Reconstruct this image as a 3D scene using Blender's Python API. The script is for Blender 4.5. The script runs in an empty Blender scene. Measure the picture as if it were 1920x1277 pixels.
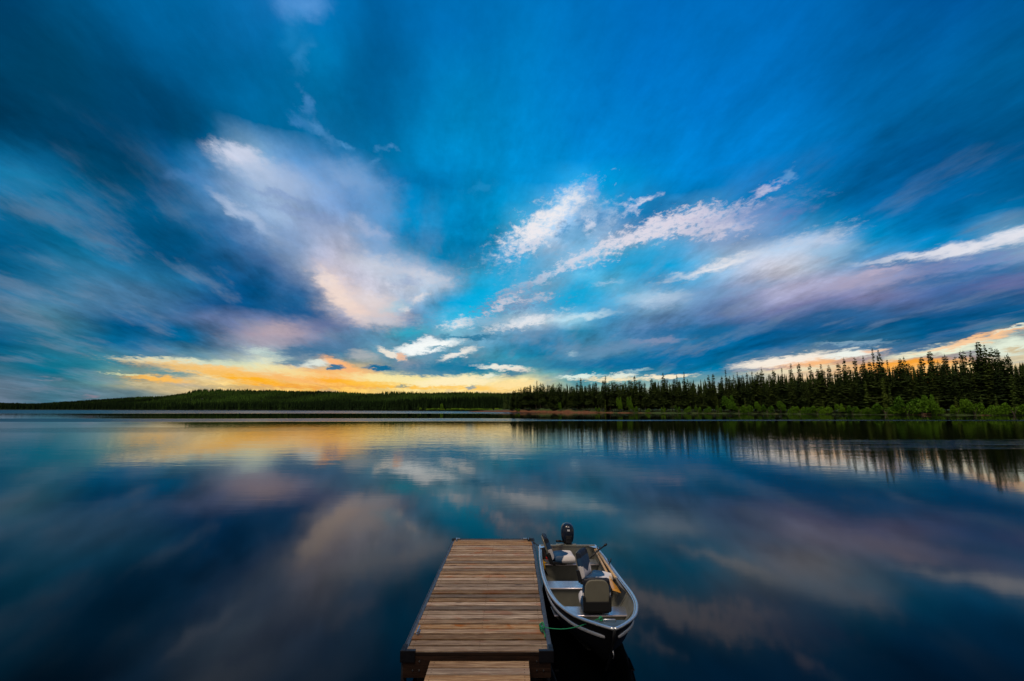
import bpy, bmesh, math, random
import numpy as np
from mathutils import Vector, Matrix

# ------------------------------------------------------------------ camera
C = bpy.data.collections.new("scene")
bpy.context.scene.collection.children.link(C)
SC = bpy.context.scene
F_PX, PITCH, CAM_Z = 853.0, math.radians(8.5), 3.375
cam_d = bpy.data.cameras.new("camera")
cam_d.sensor_width = 36.0
cam_d.lens = 36.0 * F_PX / 1920.0
cam_d.clip_start, cam_d.clip_end = 0.05, 20000.0
cam = bpy.data.objects.new("camera", cam_d)
C.objects.link(cam)
cam.location = (0, 0, CAM_Z)
cam.rotation_euler = (math.radians(90) + PITCH, 0, 0)
SC.camera = cam
SC.view_settings.view_transform = 'Standard'
SC.view_settings.look = 'None'
SC.view_settings.exposure = 0.0
SC.view_settings.gamma = 1.0

def ray(px, py):
    """direction of the photograph's pixel (1920 x 1277), used to take measurements"""
    u = (px - 960) / F_PX; v = (638.5 - py) / F_PX
    return (u, math.cos(PITCH) - v * math.sin(PITCH), math.sin(PITCH) + v * math.cos(PITCH))
def azel(px, py):
    x, y, z = ray(px, py)
    return math.degrees(math.atan2(x, y)), math.degrees(math.atan2(z, math.hypot(x, y)))
def pix(az, el):
    a, e = math.radians(az), math.radians(el)
    x, y, z = math.sin(a) * math.cos(e), math.cos(a) * math.cos(e), math.sin(e)
    f = y * math.cos(PITCH) + z * math.sin(PITCH); u = -y * math.sin(PITCH) + z * math.cos(PITCH)
    return 960 + F_PX * x / f, 638.5 - F_PX * u / f
def lin(c):
    return tuple(((v / 255.0) / 12.92 if v <= 10 else ((v / 255.0 + .055) / 1.055) ** 2.4) for v in c[:3])

# ------------------------------------------------------------------ sun (after sunset: a weak, very soft warm glow from behind)
SUN_EL, SUN_AZ = math.radians(68), math.radians(215)     # azimuth clockwise from +Y
sd = bpy.data.lights.new("sun", 'SUN'); sd.energy = 1.75; sd.angle = math.radians(20); sd.color = (1.0, 0.80, 0.585)
so = bpy.data.objects.new("sun", sd); C.objects.link(so)
sdir = Vector((math.sin(SUN_AZ) * math.cos(SUN_EL), math.cos(SUN_AZ) * math.cos(SUN_EL), math.sin(SUN_EL)))
so.rotation_euler = sdir.to_track_quat('Z', 'Y').to_euler()

# ------------------------------------------------------------------ sky: clouds laid out by azimuth and elevation
W = bpy.data.worlds.new("World"); SC.world = W; W.use_nodes = True
nt = W.node_tree; nt.nodes.clear(); NN = nt.nodes.new; LK = nt.links.new
def m1(op, a, b=None, c=None, clamp=False):
    n = NN('ShaderNodeMath'); n.operation = op; n.use_clamp = clamp
    for i, v in enumerate((a, b, c)):
        if v is None: continue
        if isinstance(v, (int, float)): n.inputs[i].default_value = v
        else: LK(v, n.inputs[i])
    return n.outputs[0]
def mrange(v, a, b, c=0.0, d=1.0, smooth=False):
    n = NN('ShaderNodeMapRange'); n.clamp = True
    if smooth: n.interpolation_type = 'SMOOTHSTEP'
    LK(v, n.inputs[0])
    for i, k in enumerate((a, b, c, d)): n.inputs[i + 1].default_value = k
    return n.outputs[0]
def mixc(f, a, b):
    n = NN('ShaderNodeMix'); n.data_type = 'RGBA'; n.clamp_factor = True
    for s, v in ((0, f), (6, a), (7, b)):
        if isinstance(v, (int, float)): n.inputs[s].default_value = v
        elif isinstance(v, tuple): n.inputs[s].default_value = v if len(v) == 4 else v + (1,)
        else: LK(v, n.inputs[s])
    return n.outputs[2]
tc = NN('ShaderNodeTexCoord'); sep = NN('ShaderNodeSeparateXYZ'); LK(tc.outputs['Generated'], sep.inputs[0])
X, Y, Z = sep.outputs
DEG = 57.29578
AZ = m1('MULTIPLY', m1('ARCTAN2', X, Y), DEG)
EL = m1('MULTIPLY', m1('ARCSINE', Z), DEG)
# the cloud deck as a plane overhead, streets running away towards azimuth -9 degrees
zz = m1('ADD', m1('MAXIMUM', Z, 0.0), 0.16)
cx_, cy_ = m1('DIVIDE', X, zz), m1('DIVIDE', Y, zz)
ca, sa = math.cos(math.radians(9)), math.sin(math.radians(9))
ax = m1('ADD', m1('MULTIPLY', cx_, ca), m1('MULTIPLY', cy_, sa))
ay = m1('SUBTRACT', m1('MULTIPLY', cy_, ca), m1('MULTIPLY', cx_, sa))
def comb(a, b, c=0.0):
    n = NN('ShaderNodeCombineXYZ')
    for i, v in enumerate((a, b, c)):
        if isinstance(v, (int, float)): n.inputs[i].default_value = v
        else: LK(v, n.inputs[i])
    return n.outputs[0]
def noise(vec, scale, detail, rough=.55, dist=0.0, color=False):
    n = NN('ShaderNodeTexNoise'); n.noise_dimensions = '2D'
    n.inputs['Scale'].default_value = scale; n.inputs['Detail'].default_value = detail
    n.inputs['Roughness'].default_value = rough; n.inputs['Distortion'].default_value = dist
    LK(vec, n.inputs['Vector'])
    return n.outputs['Color'] if color else n.outputs['Fac']
P_soft = comb(ax, m1('MULTIPLY', ay, .75))
P_str = comb(ax, m1('MULTIPLY', ay, .42))
n_warp = noise(P_soft, 2.2, 6, .6, 0.0, True)
ws = NN('ShaderNodeSeparateColor'); LK(n_warp, ws.inputs[0])
n_str = noise(P_str, 5.5, 7, .64, .05)
n_fine = noise(P_soft, 30.0, 5, .68, .15)
# warp, smaller towards the horizon where the deck is seen edge-on
wamp = mrange(EL, 0, 35, .25, 1.0)
AZw = m1('ADD', AZ, m1('MULTIPLY', m1('SUBTRACT', ws.outputs[0], .5), m1('MULTIPLY', wamp, 9)))
ELw = m1('ADD', EL, m1('MULTIPLY', m1('SUBTRACT', ws.outputs[1], .5), m1('MULTIPLY', wamp, 6)))

GRID_TOP = [
 [(0,64,108),(0,80,126),(0,98,155),(0,102,163),(20,115,185),(0,115,185),(0,95,160),(0,110,180),(0,115,190),(0,108,182),(0,106,186),(0,104,182),(0,100,178),(0,98,170),(0,90,160),(0,86,158),(0,82,145)],
 [(0,60,95),(0,66,102),(0,84,135),(0,98,155),(0,100,158),(0,124,185),(0,96,155),(0,113,185),(0,124,195),(0,114,188),(0,112,192),(0,110,188),(0,104,180),(0,102,175),(0,92,160),(0,94,162),(0,94,152)],
 [(0,60,96),(0,62,95),(0,68,108),(0,80,128),(0,100,155),(0,110,165),(0,90,145),(0,128,192),(0,130,202),(0,122,198),(0,118,202),(0,115,198),(0,114,194),(0,104,178),(0,100,165),(0,98,160),(0,90,145)],
 [(0,58,92),(0,60,95),(0,68,110),(0,74,115),(0,98,148),(0,106,160),(0,100,155),(0,130,190),(0,140,210),(0,132,210),(0,136,215),(0,126,207),(0,118,195),(0,115,188),(0,98,160),(0,88,145),(0,80,130)],
]
GRID_LOW = [
 (290, [(0,115,165),(0,88,135),(0,66,105),(0,64,100),(0,72,112),(0,90,140),(20,105,160),(110,155,205),(180,197,223),(80,140,195),(50,125,185),(5,115,170),(0,118,172),(0,120,178),(0,140,205),(0,148,215),(0,140,210),(0,138,208),(0,138,212),(0,135,212),(0,128,208),(0,130,210),(0,125,205),(0,122,200),(0,124,203),(0,120,195),(0,112,185),(0,108,178),(0,98,162),(0,94,158),(0,86,148),(0,84,140),(0,78,130)]),
 (330, [(15,115,165),(40,125,170),(0,95,140),(0,72,110),(0,72,112),(5,95,145),(70,125,180),(130,168,210),(170,190,220),(140,170,212),(90,145,200),(95,145,200),(40,120,180),(0,112,170),(0,122,185),(0,140,205),(0,145,215),(0,145,215),(0,150,218),(0,155,220),(0,145,212),(0,135,208),(0,130,205),(0,124,198),(0,125,200),(0,125,195),(0,104,170),(0,98,160),(0,94,155),(0,90,150),(0,92,150),(0,94,152),(0,92,145)]),
 (370, [(10,100,148),(20,110,155),(0,115,160),(0,95,142),(0,86,130),(0,88,135),(60,110,165),(155,183,215),(135,172,210),(150,172,208),(120,160,208),(100,150,205),(80,145,200),(0,128,190),(0,130,190),(0,145,205),(0,145,212),(40,150,212),(150,190,228),(20,145,205),(40,140,200),(0,120,185),(0,122,190),(0,118,185),(40,125,182),(30,122,178),(0,110,172),(0,104,168),(0,100,165),(0,102,168),(0,104,165),(0,106,168),(0,98,150)]),
 (410, [(0,96,142),(15,108,152),(10,112,158),(0,100,148),(0,88,132),(0,92,138),(20,95,145),(120,155,200),(155,180,212),(145,172,205),(118,150,198),(112,155,205),(80,145,200),(0,140,200),(0,155,215),(0,145,205),(50,170,222),(190,212,235),(120,175,220),(90,150,200),(10,115,175),(100,155,205),(140,172,212),(150,168,205),(80,122,178),(0,115,170),(0,110,165),(0,125,185),(0,120,182),(0,115,178),(0,108,168),(0,118,175),(0,115,165)]),
 (450, [(0,78,122),(10,105,150),(5,108,152),(0,110,155),(0,88,135),(0,80,125),(10,88,135),(50,105,155),(110,145,190),(120,150,190),(160,175,205),(190,195,218),(100,155,205),(0,115,170),(0,120,172),(0,125,178),(90,170,215),(170,195,222),(110,175,218),(170,190,218),(150,175,212),(110,158,205),(150,175,212),(110,150,200),(80,150,205),(165,185,215),(165,188,220),(60,155,210),(0,150,212),(0,145,205),(30,140,200),(150,180,215),(200,210,228)]),
 (490, [(0,80,120),(15,105,148),(30,115,155),(10,110,155),(30,110,155),(0,88,135),(0,82,130),(15,85,135),(60,100,150),(110,145,185),(165,170,195),(205,200,215),(175,195,220),(90,150,190),(10,125,175),(70,155,200),(20,165,220),(100,150,188),(170,195,220),(40,165,215),(20,165,218),(20,160,215),(80,165,215),(200,212,230),(225,227,234),(205,215,228),(130,175,215),(110,165,210),(95,135,185),(105,140,190),(90,125,175),(20,100,155),(0,98,150)]),
 (530, [(10,95,140),(60,125,160),(60,125,165),(70,130,170),(60,125,165),(45,118,162),(40,110,155),(0,80,130),(20,85,135),(70,105,150),(200,192,200),(190,190,210),(205,205,218),(195,205,220),(160,180,205),(20,165,215),(90,165,205),(95,165,200),(20,165,215),(110,178,212),(70,160,205),(70,150,200),(100,165,205),(150,175,210),(190,190,212),(180,180,205),(160,165,198),(160,158,190),(110,130,180),(70,105,160),(60,100,155),(85,105,155),(90,105,155)]),
 (570, [(75,120,155),(65,120,150),(70,122,155),(80,125,160),(85,120,160),(75,115,155),(50,100,150),(0,75,130),(0,78,130),(0,82,135),(60,100,150),(232,205,192),(185,195,215),(150,175,205),(40,155,205),(10,165,215),(140,175,205),(90,158,198),(30,165,215),(60,165,215),(150,192,220),(170,195,218),(100,125,170),(115,130,175),(130,135,175),(120,120,165),(105,115,160),(105,112,158),(100,105,155),(85,105,150),(50,95,145),(20,88,140),(0,78,130)]),
 (600, [(85,122,150),(75,122,145),(70,120,145),(0,90,138),(0,92,140),(40,100,145),(90,115,155),(100,118,160),(110,125,165),(60,95,145),(110,125,165),(120,135,175),(150,172,200),(80,125,170),(120,180,208),(110,170,200),(170,195,212),(190,210,222),(150,200,222),(70,150,195),(75,125,170),(65,115,165),(70,112,160),(80,110,158),(85,108,155),(40,95,145),(20,88,140),(0,84,135),(0,82,132),(0,84,135),(0,84,138),(0,80,132),(0,92,140)]),
 (630, [(0,85,130),(30,110,140),(40,115,145),(0,100,145),(0,95,142),(0,85,138),(0,88,138),(90,112,150),(180,160,165),(175,155,165),(115,120,155),(80,125,160),(85,140,172),(40,140,175),(120,180,200),(100,158,190),(100,150,185),(70,125,170),(10,120,165),(60,125,165),(95,130,170),(100,130,170),(40,115,160),(0,98,152),(0,88,142),(0,84,138),(0,88,140),(0,88,138),(0,88,138),(0,92,140),(0,95,145),(0,95,145),(90,130,155)]),
 (660, [(0,90,125),(40,110,140),(40,115,145),(50,118,145),(80,130,155),(70,120,155),(60,118,155),(110,145,168),(160,180,188),(110,130,160),(60,120,155),(75,140,168),(110,155,175),(90,150,175),(90,150,178),(130,165,185),(10,125,165),(20,120,165),(100,140,172),(95,138,170),(40,120,165),(0,105,160),(0,102,155),(0,98,150),(0,94,148),(50,108,148),(90,130,155),(140,160,170),(70,105,140),(40,100,140),(150,160,160),(200,180,150),(220,205,170)]),
 (690, [(50,110,135),(0,105,135),(0,112,138),(40,125,145),(70,130,145),(90,135,150),(215,215,175),(228,220,165),(215,222,180),(200,212,185),(215,185,150),(245,190,130),(90,130,150),(130,140,155),(40,125,158),(0,125,160),(90,160,175),(50,132,163),(30,128,162),(0,115,160),(0,108,158),(0,108,158),(0,108,158),(50,125,160),(170,170,165),(235,190,145),(235,180,125),(150,140,140),(220,195,150),(250,175,85),(225,215,180),(225,215,180),(200,190,160)]),
 (715, [(100,120,140),(100,125,145),(60,120,140),(100,140,145),(170,170,138),(225,185,125),(225,195,145),(238,205,135),(245,200,105),(238,190,110),(252,190,75),(252,195,80),(248,222,145),(240,228,165),(248,238,185),(250,232,170),(250,220,150),(215,215,175),(60,140,160),(100,160,165),(100,160,170),(150,180,175),(120,160,165),(120,150,160),(230,215,180),(235,210,170),(235,215,170),(240,220,170),(255,180,80),(255,165,40),(250,190,110),(240,200,140),(230,200,150)]),
 (745, [(90,112,130),(70,112,130),(60,110,130),(90,120,135),(70,115,135),(140,140,130),(200,180,130),(225,190,125),(238,195,115),(243,200,110),(245,200,110),(245,200,110),(246,205,115),(246,205,115),(248,208,118),(248,208,120),(240,200,120),(235,205,140),(200,190,150),(200,190,150),(200,190,150),(200,190,150),(200,190,150),(200,190,150),(220,195,150),(240,195,120),(240,195,120),(240,195,120),(240,195,120),(240,195,120),(240,195,120),(240,195,120),(230,200,150)]),
]
ROWS_Y = [0, 80, 160, 240] + [r[0] for r in GRID_LOW]
GRID = []
for row in GRID_TOP:
    GRID.append([row[i // 2] if i % 2 == 0 else tuple((p + q) / 2 for p, q in zip(row[i // 2], row[i // 2 + 1])) for i in range(33)])
for _, row in GRID_LOW: GRID.append(row)
def grid_at(px, py):
    px = min(max(px, 0), 1920); py = min(max(py, 0), 745)
    cxf = px / 60.0; i = min(int(cxf), 31); fx = cxf - i
    j = 0
    while j < len(ROWS_Y) - 2 and ROWS_Y[j + 1] <= py: j += 1
    fy = (py - ROWS_Y[j]) / (ROWS_Y[j + 1] - ROWS_Y[j])
    out = []
    for k in range(3):
        a = GRID[j][i][k] * (1 - fx) + GRID[j][i + 1][k] * fx
        b = GRID[j + 1][i][k] * (1 - fx) + GRID[j + 1][i + 1][k] * fx
        out.append(a * (1 - fy) + b * fy)
    return lin(out)
ELS = [0, 1.2, 2.4, 3.4, 4.4, 5.4, 6.6, 8, 9.5, 11, 13, 15, 17, 19, 21, 23, 25, 27.5, 30.5, 34, 38, 42, 47]
azn = mrange(AZw, -52, 52)
STREAK = m1('MULTIPLY_ADD', m1('SUBTRACT', n_str, .5), mrange(EL, 42, 20, .40, .95), 1.0)
def scale_col(c, f):
    vm = NN('ShaderNodeVectorMath'); vm.operation = 'SCALE'; LK(c, vm.inputs[0])
    if isinstance(f, float): vm.inputs['Scale'].default_value = f
    else: LK(f, vm.inputs['Scale'])
    return vm.outputs[0]
def base_sky(el_lo, el_hi, azn, ELw):
    """the broad colours of the sky between two elevations: one azimuth ramp per elevation, blended"""
    col = None; NCOL = 32; prev = None
    for r, e in enumerate(ELS):
        nxt = ELS[min(r + 1, len(ELS) - 1)]; prv = ELS[max(r - 1, 0)]
        if nxt < el_lo - 3 or prv > el_hi + 3: continue
        cr = NN('ShaderNodeValToRGB'); cr.color_ramp.interpolation = 'CARDINAL'
        LK(azn, cr.inputs[0]); E = cr.color_ramp.elements
        while len(E) < NCOL: E.new(.5)
        for k in range(NCOL): E[k].position = 0.0
        for k in range(NCOL - 1, -1, -1): E[k].position = k / (NCOL - 1)
        for k in range(NCOL):
            E[k].color = grid_at(*pix(-52 + 104 * E[k].position, e)) + (1,)
        col = cr.outputs[0] if col is None else mixc(mrange(ELw, prev, e), col, cr.outputs[0])
        prev = e
    return col

# cloud patches: centre x, y, half length, half height, tilt (rising to the right +), colour, opacity, softness, raggedness
PATCH = [
 # upper left
 (555,0,55,34,0,(88,152,216),.85,.6,.5),(545,60,22,50,8,(30,135,198),.5,.9,.4),(568,110,16,28,-50,(50,140,200),.5,.9,.4),
 (570,190,9,24,40,(75,140,200),.6,1,1.),(555,225,20,9,-38,(60,130,190),.7,.7,.5),(592,242,34,11,-38,(75,140,195),.8,.7,.6),(640,268,20,7,-35,(80,150,205),.7,.7,.6),(727,274,14,5,0,(90,155,210),.45,1,1.),(700,298,18,7,30,(85,150,205),.4,1,1.),
 (850,150,40,60,-60,(0,136,202),.5,1,.3),(900,250,70,45,-20,(0,150,218),.5,1,.4),(720,160,60,110,5,(0,88,142),.55,1,.4),
 (40,330,70,14,-8,(20,120,165),.6,.9,.6),(60,352,55,12,-5,(38,120,165),.6,.9,.6),(120,395,60,6,-18,(50,125,165),.5,.9,.6),(190,455,60,7,-20,(45,125,168),.6,.9,.7),(150,500,160,12,-8,(45,115,155),.5,.9,.7),
 (90,470,120,22,-3,(0,72,116),.7,.9,.5),(330,450,160,26,-16,(0,80,128),.6,1,.5),
 # the large lavender cloud
 (540,370,215,70,-36,(130,160,205),.75,.8,.8),(650,370,100,75,-25,(108,158,208),.7,.8,.8),(480,320,90,45,-25,(165,185,218),.8,.8,.9),
 (450,296,58,22,-20,(196,206,228),.85,.8,.9),(430,285,30,8,-22,(212,216,235),.8,.7,1.),(350,330,40,12,-10,(85,135,190),.5,.9,.7),(520,420,70,30,-30,(172,188,216),.7,.9,.8),(440,395,60,11,-34,(178,195,222),.8,.8,.8),(475,420,70,12,-34,(160,182,214),.7,.8,.8),
 (640,470,90,34,-40,(186,184,208),.75,.9,.8),(700,440,40,22,-30,(120,165,212),.6,.9,.7),(775,505,75,25,-12,(165,182,212),.75,.9,1.),
 (760,545,115,32,0,(190,195,213),.75,.9,1.),(690,585,80,26,-12,(225,208,205),.85,.8,.9),(640,545,52,24,-45,(232,212,208),.9,.6,.8),(668,585,30,16,-50,(238,212,200),.8,.8,.7),(745,575,30,10,10,(150,205,225),.6,.9,.7),(790,555,18,8,20,(232,225,225),.8,.6,.8),(765,578,12,5,0,(222,218,222),.8,.6,.8),(700,600,60,8,-8,(205,205,215),.5,.9,.8),
 (500,560,130,42,-16,(0,84,138),.85,.9,.5),(560,585,60,16,-8,(0,84,140),.7,.9,.5),(420,520,110,30,-20,(0,86,134),.6,1,.4),
 (520,628,75,26,3,(168,158,178),.75,.9,.7),(540,620,48,12,0,(192,170,172),.6,.9,.8),(600,612,60,12,8,(90,110,155),.6,.9,.8),(640,650,70,16,3,(85,118,160),.5,.9,.7),
 (250,628,125,20,-6,(0,92,142),.8,.9,.4),(220,560,160,26,-3,(76,120,160),.5,1,.6),(60,600,110,22,3,(92,124,150),.55,1,.6),
 (100,690,90,12,4,(0,112,140),.5,1,.5),(90,711,30,3,0,(120,132,150),.6,.8,.5),(70,731,50,4,0,(118,130,148),.5,.9,.4),(175,742,14,3,0,(145,130,145),.6,.8,.4),
 (690,335,62,26,-18,(122,165,212),.6,1,.5),(715,395,40,44,0,(112,158,208),.6,1,.5),(705,455,46,36,0,(118,162,210),.55,1,.5),(640,330,60,26,-24,(140,172,214),.55,1,.5),(560,345,70,26,-26,(150,178,216),.6,1,.6),
 (455,285,44,13,-18,(205,212,232),.85,.9,.9),(500,330,60,22,-24,(178,196,224),.6,1,.7),(600,430,60,22,-22,(160,178,212),.55,1,.7),(690,430,40,14,-26,(180,188,214),.5,1,.9),(720,500,70,16,-8,(205,208,220),.7,.9,1.),(800,520,44,14,-10,(212,214,224),.75,.9,1.),
 (615,525,26,12,-30,(240,222,214),.85,.8,.9),(640,560,30,16,-50,(244,220,206),.85,.8,.9),(700,560,50,16,-6,(226,214,214),.7,.9,1.),(760,530,26,8,10,(150,170,205),.6,.9,1.),(560,400,90,6,-14,(125,150,195),.5,1,.9),(520,365,90,6,-12,(122,150,198),.45,1,.9),
 (430,435,60,20,-24,(30,92,150),.5,1,.6),(520,500,60,14,-24,(70,105,155),.5,1,.6),(560,545,50,22,-20,(10,84,140),.7,1,.5),
 (870,300,40,26,10,(0,138,205),.4,1,.6),(800,340,44,20,-10,(0,104,160),.5,1,.8),(850,420,60,20,8,(0,112,170),.5,1,.8),(900,355,22,10,10,(40,150,210),.4,1,1.),
 # cyan gap and clouds in the middle
 (820,440,110,50,10,(0,116,172),.7,.9,.6),(850,395,60,18,10,(0,140,205),.4,.9,.7),(900,555,85,24,28,(0,172,224),.9,.8,.7),(880,590,70,20,12,(0,184,228),.85,.9,.6),(770,625,40,10,5,(40,175,200),.7,.9,.6),(1060,560,70,20,10,(0,170,220),.7,.9,.5),(1140,495,150,13,12,(30,165,220),.7,.9,.7),
 (960,470,50,14,20,(0,150,205),.5,.9,.8),(975,455,60,26,28,(180,205,232),.5,.9,1.2),
 (1050,420,130,48,28,(130,185,224),.7,.9,1.2),(1040,398,72,24,36,(240,238,242),.97,.55,1.),(1000,438,50,22,30,(240,236,240),.95,.6,1.1),(985,462,34,9,20,(205,212,230),.8,.7,1.2),(1110,355,12,22,-10,(150,175,220),.6,.9,.6),
 (1110,410,45,26,20,(165,195,228),.7,.8,1.5),(1056,430,15,11,20,(30,135,192),.7,.9,1.2),(1084,424,9,16,0,(35,135,192),.65,.9,1.2),(1122,410,10,16,-10,(0,125,185),.65,.9,1.2),(1075,440,22,10,0,(90,160,205),.6,.8,.9),
 (1100,424,9,13,0,(225,225,238),.8,.8,1.1),(1075,440,30,14,20,(120,175,215),.5,1,1.3),(1197,382,34,8,28,(214,218,238),.9,.7,1.),(1215,412,60,18,22,(0,112,172),.75,.8,.8),(1255,385,30,14,0,(0,108,168),.5,.9,.6),
 (1045,482,90,16,22,(110,180,222),.6,.9,1.2),(1150,458,80,16,25,(220,218,230),.92,.7,1.3),(1230,432,80,17,18,(224,220,232),.92,.7,1.3),(1320,405,90,14,14,(218,212,228),.9,.7,1.3),(1345,425,60,18,10,(215,210,226),.85,.8,1.4),(1280,440,120,22,14,(130,175,218),.55,.9,1.3),(1080,486,50,10,28,(215,218,232),.85,.7,1.2),
 (1410,395,90,22,14,(112,145,198),.65,.9,1.),(1480,400,40,12,20,(110,130,185),.6,.9,.8),(1435,350,32,6,18,(190,192,222),.85,.7,1.),(1480,325,14,9,40,(110,165,215),.6,.8,1.),
 (1020,520,70,9,24,(200,210,228),.8,.8,1.3),(970,545,50,10,26,(130,160,195),.75,.8,1.4),(960,572,65,14,12,(110,140,178),.75,.8,1.5),(945,570,30,8,28,(205,208,222),.8,.6,1.6),(1005,560,25,6,15,(195,200,215),.6,.7,1.6),
 (858,607,26,9,14,(240,238,238),.95,.55,.9),(985,603,60,10,14,(232,234,238),.95,.6,.9),(1100,592,55,7,6,(205,228,238),.85,.8,.6),(920,602,60,8,5,(150,185,210),.6,.9,1.),
 (1225,560,62,12,5,(212,218,230),.9,.8,.7),(1160,568,120,12,10,(90,175,218),.6,.9,.6),(1135,530,30,4,8,(165,200,228),.6,.9,.6),
 # right: long diagonal bands
 (1300,560,200,10,10,(120,165,205),.5,.9,.6),(1380,500,130,20,14,(205,214,230),.85,.8,.9),(1420,478,125,20,13,(226,226,234),.92,.7,.8),(1340,502,90,9,17,(236,234,238),.9,.7,.7),(1500,455,80,18,15,(195,210,232),.75,.8,.9),(1560,468,60,12,10,(140,190,225),.6,.9,.8),
 (1430,530,120,26,5,(150,178,210),.7,1,.5),(1480,555,120,24,3,(182,172,192),.7,.9,.5),(1610,530,130,16,10,(172,164,190),.8,.8,.6),(1650,510,50,6,10,(190,178,200),.7,.8,.7),
 (1800,502,190,26,8,(88,122,172),.75,.9,.5),(1850,488,110,16,9,(125,140,190),.8,.8,.5),(1730,478,130,7,9,(215,218,230),.9,.6,.6),(1830,462,110,13,11,(228,228,236),.95,.6,.6),(1910,440,60,14,15,(230,230,238),.95,.6,.6),(1770,445,200,12,10,(0,148,212),.6,.9,.5),
 (1700,560,260,24,8,(100,108,160),.75,.9,.5),(1800,515,150,10,9,(0,96,155),.6,.9,.4),(1890,530,100,16,10,(104,108,158),.7,.9,.5),
 (1500,590,200,14,5,(88,108,158),.6,.9,.5),(1620,612,330,24,6,(0,84,136),.9,.8,.4),(1830,605,180,24,6,(0,82,134),.8,.9,.4),(1300,598,190,20,3,(70,118,162),.7,.9,.5),(1290,622,150,12,3,(0,105,158),.7,.9,.5),(1390,645,150,18,4,(0,90,148),.8,.9,.4),(1700,640,200,20,5,(0,90,140),.8,.9,.4),
 (1230,638,60,5,1,(130,142,175),.8,.7,.6),(1150,652,80,10,10,(105,145,180),.75,.8,.7),(1080,668,60,9,6,(88,140,175),.6,.9,.7),(1075,664,12,4,0,(160,190,205),.6,.8,.5),(1170,680,150,12,3,(0,105,158),.7,.9,.4),
 # small bright clouds low in the middle
 (800,640,26,7,12,(235,240,242),.9,.6,.8),(800,651,64,11,10,(248,252,250),.97,.5,.7),(820,651,20,2.5,5,(50,140,170),.8,.6,.4),(862,664,38,7,18,(238,234,226),.95,.6,.8),(880,632,60,4,0,(0,110,150),.8,.7,.3),
 (733,663,26,6,-28,(236,228,214),.95,.5,.6),(752,670,8,7,0,(238,188,155),.9,.5,.5),(680,665,30,9,-6,(175,178,180),.8,.7,.6),(765,688,30,12,0,(150,150,165),.6,.8,.5),
 (845,690,110,13,2,(0,118,158),.85,.7,.5),(960,700,30,5,3,(0,112,155),.7,.7,.4),(940,688,42,5,-3,(240,242,228),.95,.5,.7),(960,692,34,4,-8,(238,225,210),.8,.6,.6),(918,703,18,4,8,(232,240,222),.85,.6,.7),(980,680,60,7,-5,(70,140,170),.6,.9,.6),
 (1090,706,44,4.5,3,(225,240,228),.95,.5,.7),(1170,704,28,6,6,(228,236,222),.95,.5,.7),(1195,694,24,3,3,(170,205,210),.7,.7,.5),(1250,706,60,4,4,(250,236,205),.95,.5,.6),(1150,712,70,4,0,(252,232,190),.9,.6,.4),
 # the orange band
 (420,684,150,9,-2,(205,220,195),.8,.7,.9),(320,676,90,5,-2,(225,232,205),.8,.7,.9),(500,662,45,8,-10,(205,225,215),.8,.7,1.2),(510,680,50,12,-10,(222,228,205),.8,.7,1.),(590,680,40,7,4,(225,232,222),.9,.6,.7),
 (560,660,60,9,4,(60,112,150),.8,.8,.7),(545,680,35,8,8,(55,115,150),.8,.7,.7),
 (440,700,150,12,-6,(250,190,95),.9,.7,.9),(410,690,60,5,-6,(250,200,125),.8,.7,.9),(590,706,110,16,-5,(252,185,110),.95,.6,.7),(640,686,38,9,-24,(252,182,122),.95,.5,.5),(680,700,50,10,-10,(248,185,120),.8,.7,.6),(630,689,17,5,0,(45,112,150),.97,.4,.2),(712,690,28,4.5,-4,(0,105,150),.97,.4,.2),
 (500,690,60,10,-6,(238,232,180),.7,.8,1.),(560,700,50,8,-8,(245,228,160),.6,.8,1.),
 (475,712,60,5,-7,(255,178,20),.9,.7,.7),(640,716,55,6,-6,(255,172,10),.95,.7,.7),(520,722,90,4,-4,(255,172,30),.8,.8,.7),(300,712,60,5,-4,(250,188,90),.95,.6,.7),(240,704,40,2,-4,(225,225,175),.8,.7,.6),(265,720,40,2.5,-6,(205,190,150),.7,.7,.6),
 (320,700,50,6,-4,(75,138,150),.85,.7,.4),(600,726,160,3,0,(235,160,80),.7,.9,.5),(400,726,110,5,0,(165,160,130),.6,.9,.5),
 (760,712,110,11,-3,(250,232,165),.95,.5,.7),(860,714,80,11,3,(255,238,190),.97,.45,.6),(700,720,70,6,-4,(255,200,80),.8,.8,.7),(770,726,90,3,-1,(255,190,60),.8,.8,.5),(900,728,100,5,0,(255,200,90),.85,.8,.5),(965,722,50,8,4,(255,226,160),.95,.5,.6),(755,725,14,2.5,0,(110,150,150),.8,.6,.3),(884,727,9,4,15,(105,150,170),.8,.5,.3),(830,698,90,4,3,(0,118,158),.7,.8,.3),(800,700,60,4,2,(90,140,165),.6,.8,.4),
 # right-hand low orange and cream bands
 (1480,676,120,11,7,(250,238,222),.97,.5,.5),(1530,682,120,8,7,(252,186,125),.9,.7,.5),(1600,662,60,8,8,(240,244,235),.95,.5,.5),(1640,656,30,5,4,(245,190,150),.8,.7,.4),(1430,692,80,3,4,(120,130,160),.6,.8,.4),(1500,694,110,6,4,(235,225,190),.85,.7,.5),(1620,675,60,8,6,(120,130,155),.7,.8,.4),
 (1600,644,70,3,3,(140,175,195),.8,.7,.5),(1570,650,90,5,5,(80,120,160),.6,.8,.5),
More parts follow.
